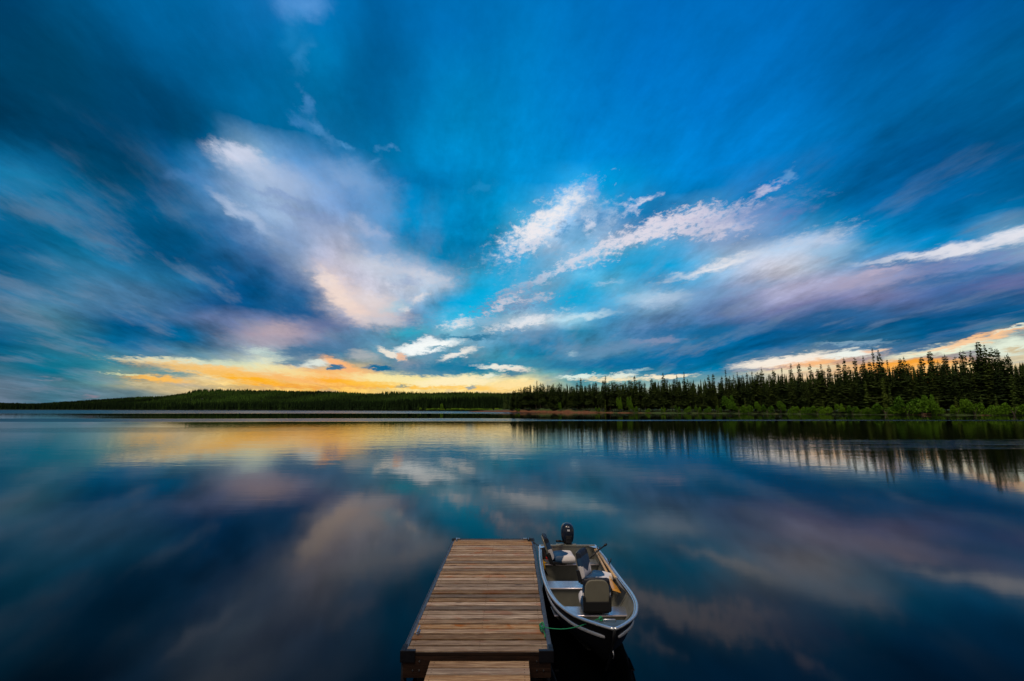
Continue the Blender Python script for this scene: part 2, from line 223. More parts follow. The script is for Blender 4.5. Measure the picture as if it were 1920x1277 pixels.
 (1700,684,140,14,4,(255,165,40),.9,.7,.4),(1760,658,130,10,9,(236,240,212),.95,.6,.5),(1860,632,90,7,12,(248,190,135),.95,.6,.4),(1800,646,120,5,11,(250,205,160),.85,.7,.5),(1800,668,90,6,4,(130,135,150),.7,.8,.5),(1900,650,60,16,8,(228,238,218),.95,.6,.5),(1900,620,40,3,14,(225,232,215),.9,.6,.4),(1915,655,30,4,0,(200,170,120),.7,.7,.5),(1820,690,150,8,0,(250,215,150),.8,.8,.4),
]
# patch coordinates are read off the photograph once and kept as azimuth and elevation
n_w2 = NN('ShaderNodeSeparateColor'); LK(noise(P_soft, 13.0, 5, .62, .1, True), n_w2.inputs[0])
def wob(base, a, i, ka, kb):
    w_ = m1('ADD', m1('MULTIPLY', m1('SUBTRACT', ws.outputs[i], .5), ka), m1('MULTIPLY', m1('SUBTRACT', n_w2.outputs[i], .5), kb))
    return m1('ADD', base, m1('MULTIPLY', w_, wamp))
vAE = comb(wob(AZ, 0, 0, 3.5, 5.0), wob(EL, 0, 1, 2.2, 3.0), 1.0)
rag = m1('SUBTRACT', m1('ADD', m1('MULTIPLY', n_str, 1.5), m1('MULTIPLY', n_fine, 1.3)), 1.4)
rag_f = m1('SUBTRACT', m1('ADD', m1('MULTIPLY', n_str, 1.4), m1('MULTIPLY', n_fine, 2.9)), 2.15)
# one cloud patch: a soft, rag-edged ellipse, as a node group
pg = bpy.data.node_groups.new("cloud_patch", 'ShaderNodeTree')
for nm, tp in (("Sky", 'NodeSocketColor'), ("Vec", 'NodeSocketVector'), ("Rag", 'NodeSocketFloat'), ("Along", 'NodeSocketVector'), ("Across", 'NodeSocketVector'), ("Colour", 'NodeSocketColor'), ("Opacity", 'NodeSocketFloat'), ("Outer", 'NodeSocketFloat'), ("Inner", 'NodeSocketFloat'), ("Ragged", 'NodeSocketFloat')):
    pg.interface.new_socket(nm, in_out='INPUT', socket_type=tp)
pg.interface.new_socket("Sky", in_out='OUTPUT', socket_type='NodeSocketColor')
gi, go = pg.nodes.new('NodeGroupInput'), pg.nodes.new('NodeGroupOutput')
NNw, LKw = NN, LK
NN, LK = pg.nodes.new, pg.links.new
def dot(a, b):
    n = NN('ShaderNodeVectorMath'); n.operation = 'DOT_PRODUCT'; LK(a, n.inputs[0]); LK(b, n.inputs[1]); return n.outputs['Value']
ln = NN('ShaderNodeVectorMath'); ln.operation = 'LENGTH'; LK(comb(dot(gi.outputs['Vec'], gi.outputs['Along']), dot(gi.outputs['Vec'], gi.outputs['Across'])), ln.inputs[0])
d_ = m1('MULTIPLY_ADD', gi.outputs['Rag'], gi.outputs['Ragged'], ln.outputs['Value'])
mr = NN('ShaderNodeMapRange'); mr.interpolation_type = 'SMOOTHSTEP'; LK(d_, mr.inputs[0]); LK(gi.outputs['Outer'], mr.inputs[1]); LK(gi.outputs['Inner'], mr.inputs[2])
mr.inputs[3].default_value = 0; LK(gi.outputs['Opacity'], mr.inputs[4])
LK(mixc(mr.outputs[0], gi.outputs['Sky'], gi.outputs['Colour']), go.inputs[0])
NN, LK = NNw, LKw
PD = []
PATCH = [p for p in PATCH if p[2] * p[3] < 2100]
for (px, py, rx, ry, rot, c, op, soft, ragk) in PATCH:
    a0, e0 = azel(px, py)
    c_, s_ = math.cos(math.radians(rot)), math.sin(math.radians(rot))
    a1, e1 = azel(px + rx * c_, py - rx * s_)
    a2, e2 = azel(px - ry * s_, py - ry * c_)
    L = math.hypot(a1 - a0, e1 - e0); ang = math.atan2(e1 - e0, a1 - a0)
    H = abs((a1 - a0) * (e2 - e0) - (e1 - e0) * (a2 - a0)) / L
    L *= 1.12; H *= 1.12
    R = 1 + soft * .45 + .62 * ragk
    if e0 > 9.5: soft = max(soft, .95)
    ex = R * math.hypot(L * math.cos(ang), H * math.sin(ang)) + 1.8
    ey = R * math.hypot(L * math.sin(ang), H * math.cos(ang)) + .3 + .8 * min(1, max(e0, 0) / 20)
    PD.append((a0, e0, ang, L, H, lin(c), op, 1 + soft * .45, 1 - soft * 1.15, ragk * (.85 if px > 850 else .6), ex, ey))
MOTTLE = m1('ADD', .91, m1('MULTIPLY', n_fine, .18))
def in_group(name, ins, build):
    """build a small node group: nodes made one by one in a big tree are slow to update"""
    global NN, LK
    g = bpy.data.node_groups.new(name, 'ShaderNodeTree')
    for nm, tp in ins: g.interface.new_socket(nm, in_out='INPUT', socket_type=tp)
    g.interface.new_socket("Sky", in_out='OUTPUT', socket_type='NodeSocketColor')
    i_, o_ = g.nodes.new('NodeGroupInput'), g.nodes.new('NodeGroupOutput')
    keep = NN, LK
    NN, LK = g.nodes.new, g.links.new
    LK(build(i_), o_.inputs[0])
    NN, LK = keep
    return g
def put(g, **kw):
    n = NN('ShaderNodeGroup'); n.node_tree = g
    for k, v in kw.items(): LK(v, n.inputs[k])
    return n.outputs[0]
FL, VC, CO = 'NodeSocketFloat', 'NodeSocketVector', 'NodeSocketColor'
n_grey = noise(comb(ax, m1('MULTIPLY', ay, .36)), 4.0, 7, .60, .0)
F_GREY = m1('MULTIPLY', mrange(n_grey, .50, .72, 0, .34, True), mrange(EL, 27, 15, .0, 1))
F_DARK = m1('MULTIPLY', mrange(n_grey, .48, .30, 0, .40, True), m1('MULTIPLY', mrange(EL, 3, 7, .15, 1), mrange(EL, 36, 22, .25, 1)))
def wisps(col):
    """thin grey veils and darker slate lanes drawn along the cloud streets"""
    c = scale_col(col, STREAK)
    c = mixc(F_GREY, c, (.22, .29, .40))
    return mixc(F_DARK, c, scale_col(c, .45))
n_cell = 0
def cell(a_lo, a_hi, e_lo, e_hi):
    gb = in_group("sky_base", (("azn", FL), ("elw", FL)), lambda i_: base_sky(e_lo, e_hi, i_.outputs[0], i_.outputs[1]))
    global n_cell
    n_cell += 1; eps = n_cell * 3e-5     # keeps the cells' nodes distinct, so that they are evaluated only where needed
    col = wisps(put(gb, azn=m1('ADD', azn, eps * .01), elw=m1('ADD', ELw, eps)))
    todo = [p for p in PD if not (p[0] + p[10] < a_lo or p[0] - p[10] > a_hi or p[1] + p[11] < e_lo or p[1] - p[11] > e_hi)]
    for q in range(0, len(todo), 14):
        def chunk(i_):
            c_ = i_.outputs[0]
            for (a0, e0, ang, L, H, c, op, ou, inn, rg, ex, ey) in todo[q:q + 14]:
                g = NN('ShaderNodeGroup'); g.node_tree = pg
                LK(c_, g.inputs['Sky']); LK(i_.outputs[1], g.inputs['Vec']); LK(i_.outputs[3 if rg > .75 else 2], g.inputs['Rag'])
                ux, uy, wx, wy = math.cos(ang) / L, math.sin(ang) / L, -math.sin(ang) / H, math.cos(ang) / H
                g.inputs['Along'].default_value = (ux, uy, -(ux * a0 + uy * e0) + eps); g.inputs['Across'].default_value = (wx, wy, -(wx * a0 + wy * e0) + eps)
                g.inputs['Colour'].default_value = c + (1,); g.inputs['Opacity'].default_value = op
                g.inputs['Outer'].default_value = ou; g.inputs['Inner'].default_value = inn; g.inputs['Ragged'].default_value = rg
                c_ = g.outputs[0]
            return c_
        col = put(in_group("clouds", (("Sky", CO), ("Vec", VC), ("Rag", FL), ("RagF", FL)), chunk), Sky=col, Vec=vAE, Rag=rag, RagF=rag_f)
    col = scale_col(col, MOTTLE)
    b = NN('ShaderNodeBackground'); LK(col, b.inputs[0]); b.inputs[1].default_value = 1.0
    return b.outputs[0]
def mixs(f, a, b):
    n = NN('ShaderNodeMixShader'); LK(f, n.inputs[0]); LK(a, n.inputs[1]); LK(b, n.inputs[2]); return n.outputs[0]
A_SPLIT = [-99, -30, -14, -3, 9, 22, 99]; E_SPLIT = [-99, 3.6, 7.5, 14, 22, 99]
cols_ = None
for j in range(len(A_SPLIT) - 1):
    colsh = None
    for i in range(len(E_SPLIT) - 1):
        s_ = cell(A_SPLIT[j], A_SPLIT[j + 1], E_SPLIT[i], E_SPLIT[i + 1])
        colsh = s_ if colsh is None else mixs(m1('GREATER_THAN', EL, E_SPLIT[i]), colsh, s_)
    cols_ = colsh if cols_ is None else mixs(m1('GREATER_THAN', AZ, A_SPLIT[j]), cols_, colsh)

# the rest of the sky (behind and overhead): twilight sky with pale warm cloud
sky = NN('ShaderNodeTexSky'); sky.sky_type = 'NISHITA'; sky.sun_disc = False
sky.sun_elevation = SUN_EL; sky.sun_rotation = SUN_AZ
bg_n = NN('ShaderNodeBackground'); LK(sky.outputs[0], bg_n.inputs[0]); bg_n.inputs[1].default_value = 0.05
bg_c = NN('ShaderNodeBackground'); bg_c.inputs[0].default_value = (.30, .25, .21, 1); bg_c.inputs[1].default_value = 1.0
mx = NN('ShaderNodeMixShader'); mx.inputs[0].default_value = .7
LK(bg_n.outputs[0], mx.inputs[1]); LK(bg_c.outputs[0], mx.inputs[2])
ff = m1('MULTIPLY', mrange(m1('ABSOLUTE', AZ), 95, 62), mrange(EL, 66, 48))
mf = NN('ShaderNodeMixShader'); LK(ff, mf.inputs[0]); LK(mx.outputs[0], mf.inputs[1]); LK(cols_, mf.inputs[2])
wo = NN('ShaderNodeOutputWorld'); LK(mf.outputs[0], wo.inputs[0])
W.cycles.sampling_method = 'MANUAL'; W.cycles.sample_map_resolution = 512
# ------------------------------------------------------------------ helpers
def link(o):
    C.objects.link(o); return o
def tag(o, label=None, cat=None, group=None, kind=None):
    if label: o['label'] = label
    if cat: o['category'] = cat
    if group: o['group'] = group
    if kind: o['kind'] = kind
    return o
def empty(name, loc, rz=0.0):
    o = bpy.data.objects.new(name, None); o.location = loc; o.rotation_euler = (0, 0, rz); o.empty_display_size = .2
    return link(o)
class MB:
    """collects shapes for ONE mesh object"""
    def __init__(s): s.v = []; s.f = []; s.m = []; s.a = []; s.mi = 0; s.at = 0.0
    def face(s, idx): s.f.append(idx); s.m.append(s.mi); s.a.append(s.at)
    def box(s, c, d, rot=None):
        b = len(s.v); R = rot if rot is not None else Matrix.Identity(3)
        for x, y, z in ((-1,-1,-1),(1,-1,-1),(1,1,-1),(-1,1,-1),(-1,-1,1),(1,-1,1),(1,1,1),(-1,1,1)):
            s.v.append(Vector(c) + R @ Vector((x*d[0]/2, y*d[1]/2, z*d[2]/2)))
        for q in ((3,2,1,0),(4,5,6,7),(0,1,5,4),(1,2,6,5),(2,3,7,6),(3,0,4,7)): s.face([b+i for i in q])
    def loft(s, rings, close=True, cap=True):
        b = len(s.v); n = len(rings[0])
        for r in rings: s.v.extend(Vector(p) for p in r)
        for i in range(len(rings) - 1):
            for j in range(n if close else n - 1):
                k = (j + 1) % n
                s.face([b+i*n+j, b+i*n+k, b+(i+1)*n+k, b+(i+1)*n+j])
        if cap and close:
            s.face([b+j for j in range(n)][::-1]); s.face([b+(len(rings)-1)*n+j for j in range(n)])
    def tube(s, pts, r, n=8, cap=True, sx=1.0):
        pts = [Vector(p) for p in pts]; rings = []
        rr = r if isinstance(r, (list, tuple)) else [r] * len(pts)
        up = None
        for i, p in enumerate(pts):
            t = (pts[min(i+1, len(pts)-1)] - pts[max(i-1, 0)]).normalized()
            if up is None: up = Vector((0,0,1)) if abs(t.z) < .9 else Vector((1,0,0))
            a = t.cross(up).normalized(); b2 = a.cross(t).normalized(); up = b2
            rings.append([p + a*math.cos(2*math.pi*k/n)*rr[i]*sx + b2*math.sin(2*math.pi*k/n)*rr[i] for k in range(n)])
        s.loft(rings, True, cap)
    def build(s, name, mats, parent=None, smooth=False, bevel=0, solid=0, loc=None):
        me = bpy.data.meshes.new(name); me.from_pydata([tuple(p) for p in s.v], [], s.f)
        for m in (mats if isinstance(mats, (list, tuple)) else [mats]): me.materials.append(m)
        me.polygons.foreach_set('material_index', s.m)
        at = me.attributes.new('rnd', 'FLOAT', 'FACE'); at.data.foreach_set('value', s.a)
        if smooth: me.polygons.foreach_set('use_smooth', [True] * len(s.f))
        me.update()
        o = link(bpy.data.objects.new(name, me))
        if parent is not None: o.parent = parent
        if loc: o.location = loc
        if solid:
            mo = o.modifiers.new('solid', 'SOLIDIFY'); mo.thickness = solid; mo.offset = 0
        if bevel:
            mo = o.modifiers.new('bevel', 'BEVEL'); mo.width = bevel; mo.segments = 2; mo.limit_method = 'ANGLE'
        return o
class MT:
    """small node-material builder"""
    def __init__(s, name, rough=.5, metal=0.0, color=(.5, .5, .5), ior=1.45, spec=.5):
        s.m = bpy.data.materials.new(name); s.m.use_nodes = True; s.t = s.m.node_tree; s.n = s.t.nodes.new; s.l = s.t.links.new
        s.p = s.t.nodes['Principled BSDF']; s.set('Base Color', tuple(color) + (1,)); s.set('Roughness', rough); s.set('Metallic', metal)
        s.set('IOR', ior); s.set('Specular IOR Level', spec)
    def set(s, k, v):
        if isinstance(v, (int, float, tuple)): s.p.inputs[k].default_value = v
        else: s.l(v, s.p.inputs[k])
    def coord(s, kind='Object', scale=(1, 1, 1), loc=(0, 0, 0)):
        t = s.n('ShaderNodeTexCoord'); mp = s.n('ShaderNodeMapping'); s.l(t.outputs[kind], mp.inputs[0]); mp.inputs['Scale'].default_value = scale; mp.inputs['Location'].default_value = loc
        return mp.outputs[0]
    def world(s, scale=(1, 1, 1)):
        t = s.n('ShaderNodeNewGeometry'); mp = s.n('ShaderNodeMapping'); s.l(t.outputs['Position'], mp.inputs[0]); mp.inputs['Scale'].default_value = scale
        return mp.outputs[0]
    def noise(s, vec, scale=1, detail=4, rough=.5, dist=0):
        n = s.n('ShaderNodeTexNoise'); s.l(vec, n.inputs['Vector'])
        for k, v in (('Scale', scale), ('Detail', detail), ('Roughness', rough), ('Distortion', dist)): n.inputs[k].default_value = v
        return n.outputs['Fac']
    def ramp(s, fac, stops):
        r = s.n('ShaderNodeValToRGB'); s.l(fac, r.inputs[0]); E = r.color_ramp.elements
        while len(E) < len(stops): E.new(.5)
        for e, (p, c) in zip(E, stops): e.position = p; e.color = (c if isinstance(c, tuple) else (c, c, c)) + (1,)
        return r.outputs[0]
    def mr(s, v, a, b, c=0., d=1., smooth=False):
        n = s.n('ShaderNodeMapRange'); s.l(v, n.inputs[0])
        if smooth: n.interpolation_type = 'SMOOTHSTEP'
        for i, k in enumerate((a, b, c, d)): n.inputs[i+1].default_value = k
        return n.outputs[0]
    def math(s, op, a, b=0.):
        n = s.n('ShaderNodeMath'); n.operation = op
        for i, v in enumerate((a, b)):
            if isinstance(v, (int, float)): n.inputs[i].default_value = v
            else: s.l(v, n.inputs[i])
        return n.outputs[0]
    def mix(s, f, a, b, mode='MIX'):
        n = s.n('ShaderNodeMix'); n.data_type = 'RGBA'; n.blend_type = mode
        for k, v in ((0, f), (6, a), (7, b)):
            if isinstance(v, (int, float)): n.inputs[k].default_value = v
            elif isinstance(v, tuple): n.inputs[k].default_value = v + (1,)
            else: s.l(v, n.inputs[k])
        return n.outputs[2]
    def attr(s, name):
        a = s.n('ShaderNodeAttribute'); a.attribute_name = name; return a.outputs['Fac']
    def objrand(s):
        return s.n('ShaderNodeObjectInfo').outputs['Random']
    def bump(s, h, strength=.3, dist=.01):
        b = s.n('ShaderNodeBump'); s.l(h, b.inputs['Height']); b.inputs['Strength'].default_value = strength; b.inputs['Distance'].default_value = dist
        s.l(b.outputs[0], s.p.inputs['Normal']); return b
def at_px(px, py, depth):
    """point on the ray of a pixel at distance y = depth"""
    x, y, z = ray(px, py); t = depth / y
    return Vector((x * t, depth, CAM_Z + z * t))
rng = random.Random(7)
npr = np.random.RandomState(5)

# ------------------------------------------------------------------ water
mw = MT('lake_water', rough=.05, color=(.0004, .0007, .0011), ior=1.19)
pos = mw.n('ShaderNodeNewGeometry'); sp = mw.n('ShaderNodeSeparateXYZ'); mw.l(pos.outputs['Position'], sp.inputs[0])
WX, WY = sp.outputs[0], sp.outputs[1]
lanes = mw.noise(mw.world((.006, .012, 1)), 1, 3, .5, .4)
wyn = mw.math('ADD', WY, mw.math('MULTIPLY', mw.math('SUBTRACT', mw.noise(mw.world((.008, .004, 1)), 1, 2), .5), 30))
def lane(a, b, s1, s2):
    return mw.math('MULTIPLY', mw.mr(wyn, a - s1, a + s1, 0, 1, True), mw.mr(wyn, b - s2, b + s2, 1, 0, True))
l1 = mw.math('MAXIMUM', mw.math('MULTIPLY', lane(122, 158, 2.5, 4), mw.mr(WX, 20, -20, 0, 1)), mw.math('MULTIPLY', lane(127, 139, 2, 2), .8))
l2 = mw.math('MULTIPLY', lane(320, 1100, 14, 30), mw.mr(WX, -10, 40, 1, 0))
l3 = mw.math('MULTIPLY', lane(36, 46, 1.5, 2.5), mw.math('MULTIPLY', mw.mr(WX, 18, 32, 0, .3), mw.mr(mw.noise(mw.world((.05, 1.8, 1)), 1, 3), .5, .6)))
l4 = mw.math('MULTIPLY', lane(68, 84, 3, 4), mw.mr(WX, -10, -60, 0, .25))
rough_lane = mw.math('MAXIMUM', mw.math('MAXIMUM', l1, l2), mw.math('MAXIMUM', l3, l4))
patchy = mw.mr(lanes, .42, .62, 0, 1, True)
rfac = mw.math('ADD', mw.math('MULTIPLY', rough_lane, .22), mw.math('MULTIPLY', patchy, .02))
mw.set('Roughness', mw.math('ADD', rfac, mw.mr(WY, 8, 60,   .055, .009)))
r1 = mw.noise(mw.world((.9, 2.6, 1)), 1, 3, .55, .3)
r2 = mw.noise(mw.world((.16, .5, 1)), 1, 3, .5, .3)
amp = mw.math('MULTIPLY', mw.mr(WY, 9, 45, .05, 1.0, True), mw.mr(lanes, .35, .6, .35, 1.0))
amp = mw.math('MULTIPLY', amp, mw.mr(WY, 55, 110, 1, .3)); amp = mw.math('ADD', amp, mw.math('MULTIPLY', rough_lane, 4.5))
hgt = mw.math('MULTIPLY', mw.math('ADD', r1, mw.math('MULTIPLY', r2, 2.2)), amp)
mw.bump(hgt, 1.0, .009)
w = MB(); w.v = [Vector(p) for p in ((-6000, -40, 0), (6000, -40, 0), (6000, 9000, 0), (-6000, 9000, 0))]; w.face([0, 1, 2, 3])
tag(w.build('lake_water', mw.m), 'still dark lake mirroring the dusk sky', kind='structure')

# ------------------------------------------------------------------ land
def interp(x, pts):
    if x <= pts[0][0]: return pts[0][1]
    for (a, b), (c, d) in zip(pts, pts[1:]):
        if x <= c: return b + (d - b) * (x - a) / (c - a)
    return pts[-1][1]
# near shore on the right: the waterline, from the point (far, left) towards us (near, right)
SHORE = [(-35, 352), (-8, 345), (25, 330), (60, 300), (95, 268), (120, 247), (150, 222), (178, 198), (205, 180), (240, 160), (290, 138), (360, 118)]
SHORE = [(a * 1.22, b * 1.22) for a, b in SHORE]
def shore_y(x): return interp(x, SHORE)
ml = MT('shore_ground', rough=.95, color=(.04, .03, .02))
g1 = ml.noise(ml.world((.12, .12, .12)), 1, 5, .6); g2 = ml.noise(ml.world((1.2, 1.2, 1.2)), 1, 4, .6)
gp = ml.n('ShaderNodeNewGeometry'); gs = ml.n('ShaderNodeSeparateXYZ'); ml.l(gp.outputs['Position'], gs.inputs[0])
soil = ml.ramp(g2, [(.3, (.07, .030, .016)), (.55, (.16, .065, .032)), (.75, (.25, .13, .07))])
grass = ml.ramp(g2, [(.3, (.018, .04, .008)), (.7, (.05, .10, .02))])
gm = ml.math('ADD', gs.outputs[2], ml.math('MULTIPLY', ml.math('SUBTRACT', g1, .5), 5.0)); gm = ml.math('ADD', gm, ml.mr(gs.outputs[0], 50, 110, 0, 2.1))
ml.set('Base Color', ml.mix(ml.mr(gm, 1.0, 2.2, 0, 1, True), soil, grass))
ml.bump(g2, .8, .2)
def land_strip(name, shore, inland, step_pts, zfun, label):
    b = MB(); n = len(inland)
    for (x, y) in step_pts:
        for k, d in enumerate(inland):
            yy = y + d * .9; xx = x + d * .45
            b.v.append(Vector((xx, yy, zfun(x, d))))
    for i in range(len(step_pts) - 1):
        for k in range(n - 1):
            q = i * n + k; b.face([q, q + n, q + n + 1, q + 1][::-1])
    return tag(b.build(name, ml.m, smooth=True), label, kind='structure')
def bank_h(x):  # bare reddish bank, highest near the point
    return interp(x, [(-42, .3), (0, 1.3), (30, 2.4), (52, 1.5), (75, .5), (140, .25), (440, .25)])
def near_z(x, d):
    h = bank_h(x) * (1 + .35 * math.sin(x * .31) + .25 * math.sin(x * .83 + 1))
    if d < 0: return -.6
    return min(1, d / 4.0) * h + min(1, d / 60.0) * 2.0 + .15 * math.sin(x * .9 + d) * (d > 1)
sp_pts = [(x + rng.uniform(-.4, .4), shore_y(x) + 1.5 * math.sin(x * .21) + 1.0 * math.sin(x * .57)) for x in np.arange(-42, 438, 2.0)]
land_strip('near_shore', SHORE, [-3, 0, 1, 2, 3.2, 5, 8, 14, 24, 40, 70, 130, 300], sp_pts, near_z, 'wooded shore with a bare reddish bank')
# far hills: waterline radius and crest height by azimuth
def crest_el(px):
    return interp(px, [(-400, 752), (0, 755), (65, 756), (137, 752), (180, 748), (250, 744.5), (300, 742), (340, 737), (370, 732), (400, 730.5), (460, 731.5), (480, 731.5), (600, 733), (700, 737), (780, 736.5), (830, 735), (900, 735.5), (955, 736), (1050, 735), (1400, 735), (2400, 735)])
def far_r(px): return interp(px, [(-400, 1000), (0, 1150), (250, 950), (450, 820), (700, 700), (955, 640), (1100, 640), (2400, 640)])
mh = MT('hill_ground', rough=1, color=(.012, .02, .008))
hb = MB(); HR = [0, .004, .02, .06, .12, .2, .3, .42, .55, .7, .85, 1.0, 1.25, 1.8]; hpx = list(range(-400, 2401, 20))
def hill_z(px, t):
    r0 = far_r(px); r = r0 * (1 + t * 1.1)
    top = (766.0 - crest_el(px)) / F_PX * (r0 * 2.1) * .98 + 2.0 - 13
    tt = min(t, 1.0)
    z = (top) * (tt * tt * (3 - 2 * tt)) ** 1.05
    if t > 1: z = top * (1 - (t - 1) * .5)
    return z + .8 + 1.5 * math.sin(px * .05 + t * 9) * tt
def hill_p(px, t):
    a, _ = azel(px, 766); a = math.radians(a); r = far_r(px) * (1 + t * 1.1) / math.cos(a)
    r0y = far_r(px) * (1 + t * 1.1)
    return Vector((r0y * math.tan(a), r0y, hill_z(px, t) if t > 0 else -.5))
for px in hpx:
    for t in HR: hb.v.append(hill_p(px, t))
n = len(HR)
for i in range(len(hpx) - 1):
    for k in range(n - 1):
        q = i * n + k; hb.face([q, q + n, q + n + 1, q + 1][::-1])
tag(hb.build('hills', mh.m, smooth=True), 'low dark hills across the lake', kind='structure')
# our own bank, behind the camera: the ramp leads up to it
nb = MB(); gx = list(np.arange(-60, 61, 6.0)); gy = [1.4, .6, -1, -4, -10, -20, -39]
for x in gx:
    for k, y in enumerate(gy): nb.v.append(Vector((x, y - abs(x) * .05 + rng.uniform(-.2, .2), [-.5, .15, .5, .9, 1.2, 1.6, 2.5][k])))
for i in range(len(gx) - 1):
    for k in range(len(gy) - 1):
        q = i * len(gy) + k; nb.face([q, q + 1, q + 1 + len(gy), q + len(gy)][::-1])
tag(nb.build('bank', ml.m, smooth=True), 'lake bank the ramp starts from', kind='structure')

# ------------------------------------------------------------------ conifers
def foliage_mat(name, c0, c1, sat=0.0, tip=1.0):
    m = MT(name, rough=.85, spec=.15)
    nz = m.noise(m.coord('Object', (.5, .5, .5)), 1.3, 3, .6)
    c = m.mix(m.mr(nz, .3, .7), c0, c1)
    c = m.mix(m.mr(m.objrand(), 0, 1, 0, .55), c, tuple(v * 1.55 for v in (c1[0] * 1.3, c1[1], c1[2] * .7)))
    m.set('Base Color', c)
    return m.m
M_spruce = foliage_mat('spruce_needles', (.017, .034, .010), (.036, .070, .015))
M_young = foliage_mat('young_spruce_needles', (.035, .07, .014), (.065, .12, .022))
M_leaf = foliage_mat('shrub_leaves', (.035, .105, .009), (.085, .21, .014))
M_leaf2 = foliage_mat('pale_leaves', (.11, .25, .015), (.18, .34, .03))
mb_ = MT('spruce_bark', rough=.9); bz = mb_.noise(mb_.coord('Object', (3, 3, .8)), 2, 4)
mb_.set('Base Color', mb_.ramp(bz, [(.3, (.07, .055, .045)), (.7, (.20, .17, .14))])); M_bark = mb_.m
mf_ = MT('far_forest_needles', rough=1, spec=.1); fz = mf_.noise(mf_.world((.006, .003, .006)), 1, 4, .6); fa = mf_.attr('rnd')
fc = mf_.mix(mf_.mr(fz, .38, .62), (.006, .013, .006), (.065, .140, .022))
mf_.set('Base Color', mf_.mix(mf_.mr(fa, .3, .9, 0, .95), fc, (.012, .028, .009))); M_far = mf_.m

def spruce_arrays(seed, H=20.0, R=1.9, bare=.12, levels=34, club=0.0, lean=0.0, gap=0.1):
    """crown of a northern spruce: whorls of drooping branch sprays; returns verts, faces"""
    r_ = random.Random(seed); V = []; Fc = []
    for i in range(levels):
        t = (i + r_.uniform(-.3, .3)) / levels; t = min(max(t, 0), .985)
        z = H * (bare + (1 - bare) * t)
        rad = R * 1.12 * (1 - t) ** .62 * (1 + .25 * math.sin(t * 17 + seed) ) + .22
        if club and t > .82: rad += club * math.sin((t - .82) / .18 * math.pi)
        if t < .12: rad *= .6 + 3 * t
        nb_ = max(4, int(8 * (1 - t) + 3)); ph = r_.uniform(0, 6.28)
        for k in range(nb_):
            if r_.random() < gap: continue
            a = ph + 6.283 * k / nb_ + r_.uniform(-.25, .25); L = rad * r_.uniform(.65, 1.18)
            dx, dy = math.cos(a), math.sin(a); px_, py_ = -dy, dx
            w_ = L * .30 + .12; dr = L * r_.uniform(.18, .5); rise = r_.uniform(-.1, .15)
            cx0 = lean * t
            p0 = (cx0 + dx * .05, dy * .05, z); b = len(V)
            mid = (cx0 + dx * L * .55, dy * L * .55, z - dr * .55 + rise); tip = (cx0 + dx * L, dy * L, z - dr * .85 + .1)
            V += [p0, (mid[0] + px_ * w_, mid[1] + py_ * w_, mid[2] - .18), tip, (mid[0] - px_ * w_, mid[1] - py_ * w_, mid[2] - .18)]
            Fc.append((b, b + 1, b + 2, b + 3))
            hang = .28 + .25 * r_.random(); b = len(V)       # hanging sprays below the branch
            q = (cx0 + dx * L * .25, dy * L * .25, z - dr * .2)
            V += [q, mid, tip, (mid[0] + px_ * .1, mid[1], mid[2] - hang), (q[0] + dx * .15, q[1] + dy * .15, q[2] - hang * 1.1)]
            Fc.append((b, b + 1, b + 3, b + 4)); Fc.append((b + 1, b + 2, b + 3))
            if L > .7:                                        # side twigs
                for sgn in (-1, 1):
                    b = len(V); s0 = .45 + .2 * r_.random()
                    base = (cx0 + dx * L * s0, dy * L * s0, z - dr * s0)
                    V += [base, (base[0] + dx * .35 + px_ * sgn * w_ * 1.3, base[1] + dy * .35 + py_ * sgn * w_ * 1.3, base[2] - .3 * r_.random() - .1), (base[0] + dx * .4, base[1] + dy * .4, base[2] - .2)]
                    Fc.append((b, b + 1, b + 2))
    b = len(V); V += [(lean - .09, 0, H * .97), (lean + .09, 0, H * .97), (lean, .05, H * 1.02)]; Fc.append((b, b + 1, b + 2))
    return V, Fc
def mesh_from(name, V, Fc, mat):
    me = bpy.data.meshes.new(name); me.from_pydata(V, [], Fc); me.materials.append(mat); me.update(); return me
def trunk_mesh(H, r0=.19, lean=0.0, seed=0):
    b = MB(); b.tube([(lean * max(0, t - .1) * 1.0, 0, H * t) for t in (-.03, .1, .3, .6, .97)], [r0 * 1.25, r0, r0 * .8, r0 * .5, .02], 6)
    me = bpy.data.meshes.new('trunk'); me.from_pydata([tuple(p) for p in b.v], [], b.f); me.materials.append(M_bark); me.update(); return me
KINDS = []
specs = [(11, 2.0, .10, 36, 0, .0, .10), (12, 1.7, .16, 34, .35, .1, .12), (13, 2.3, .08, 38, 0, -.1, .08), (14, 1.5, .30, 30, .3, .15, .18),
         (15, 1.9, .22, 34, .45, -.15, .12), (16, 1.3, .12, 32, 0, .05, .15), (17, 2.5, .14, 40, .25, 0, .1)]
for i, (sd_, R_, bare, lv, club, lean, gap) in enumerate(specs):
    V, Fc = spruce_arrays(sd_, 20, R_, bare, lv, club, lean, gap)
    KINDS.append((mesh_from('crown', V, Fc, M_spruce), trunk_mesh(20, .17, lean), V, Fc))
Vs, Fs = spruce_arrays(31, 20, .75, .25, 34, 0, .1, .25); SPIRE = (mesh_from('crown', Vs, Fs, M_spruce), trunk_mesh(20, .15, .1), Vs, Fs)
Vy, Fy = spruce_arrays(32, 20, 3.4, .03, 30, 0, 0, .06); YOUNG = (mesh_from('crown', Vy, Fy, M_young), trunk_mesh(20, .2, 0), Vy, Fy)
def proto_tree(name, kind):
    root = empty(name, (0, 0, -50)); c = link(bpy.data.objects.new('crown', kind[0])); c.parent = root
    t = link(bpy.data.objects.new('trunk', kind[1])); t.parent = root
    return root
def copy_tree(src):
    c = src.copy(); C.objects.link(c)
    for ch in src.children:
        d = ch.copy(); C.objects.link(d); d.parent = c
    return c
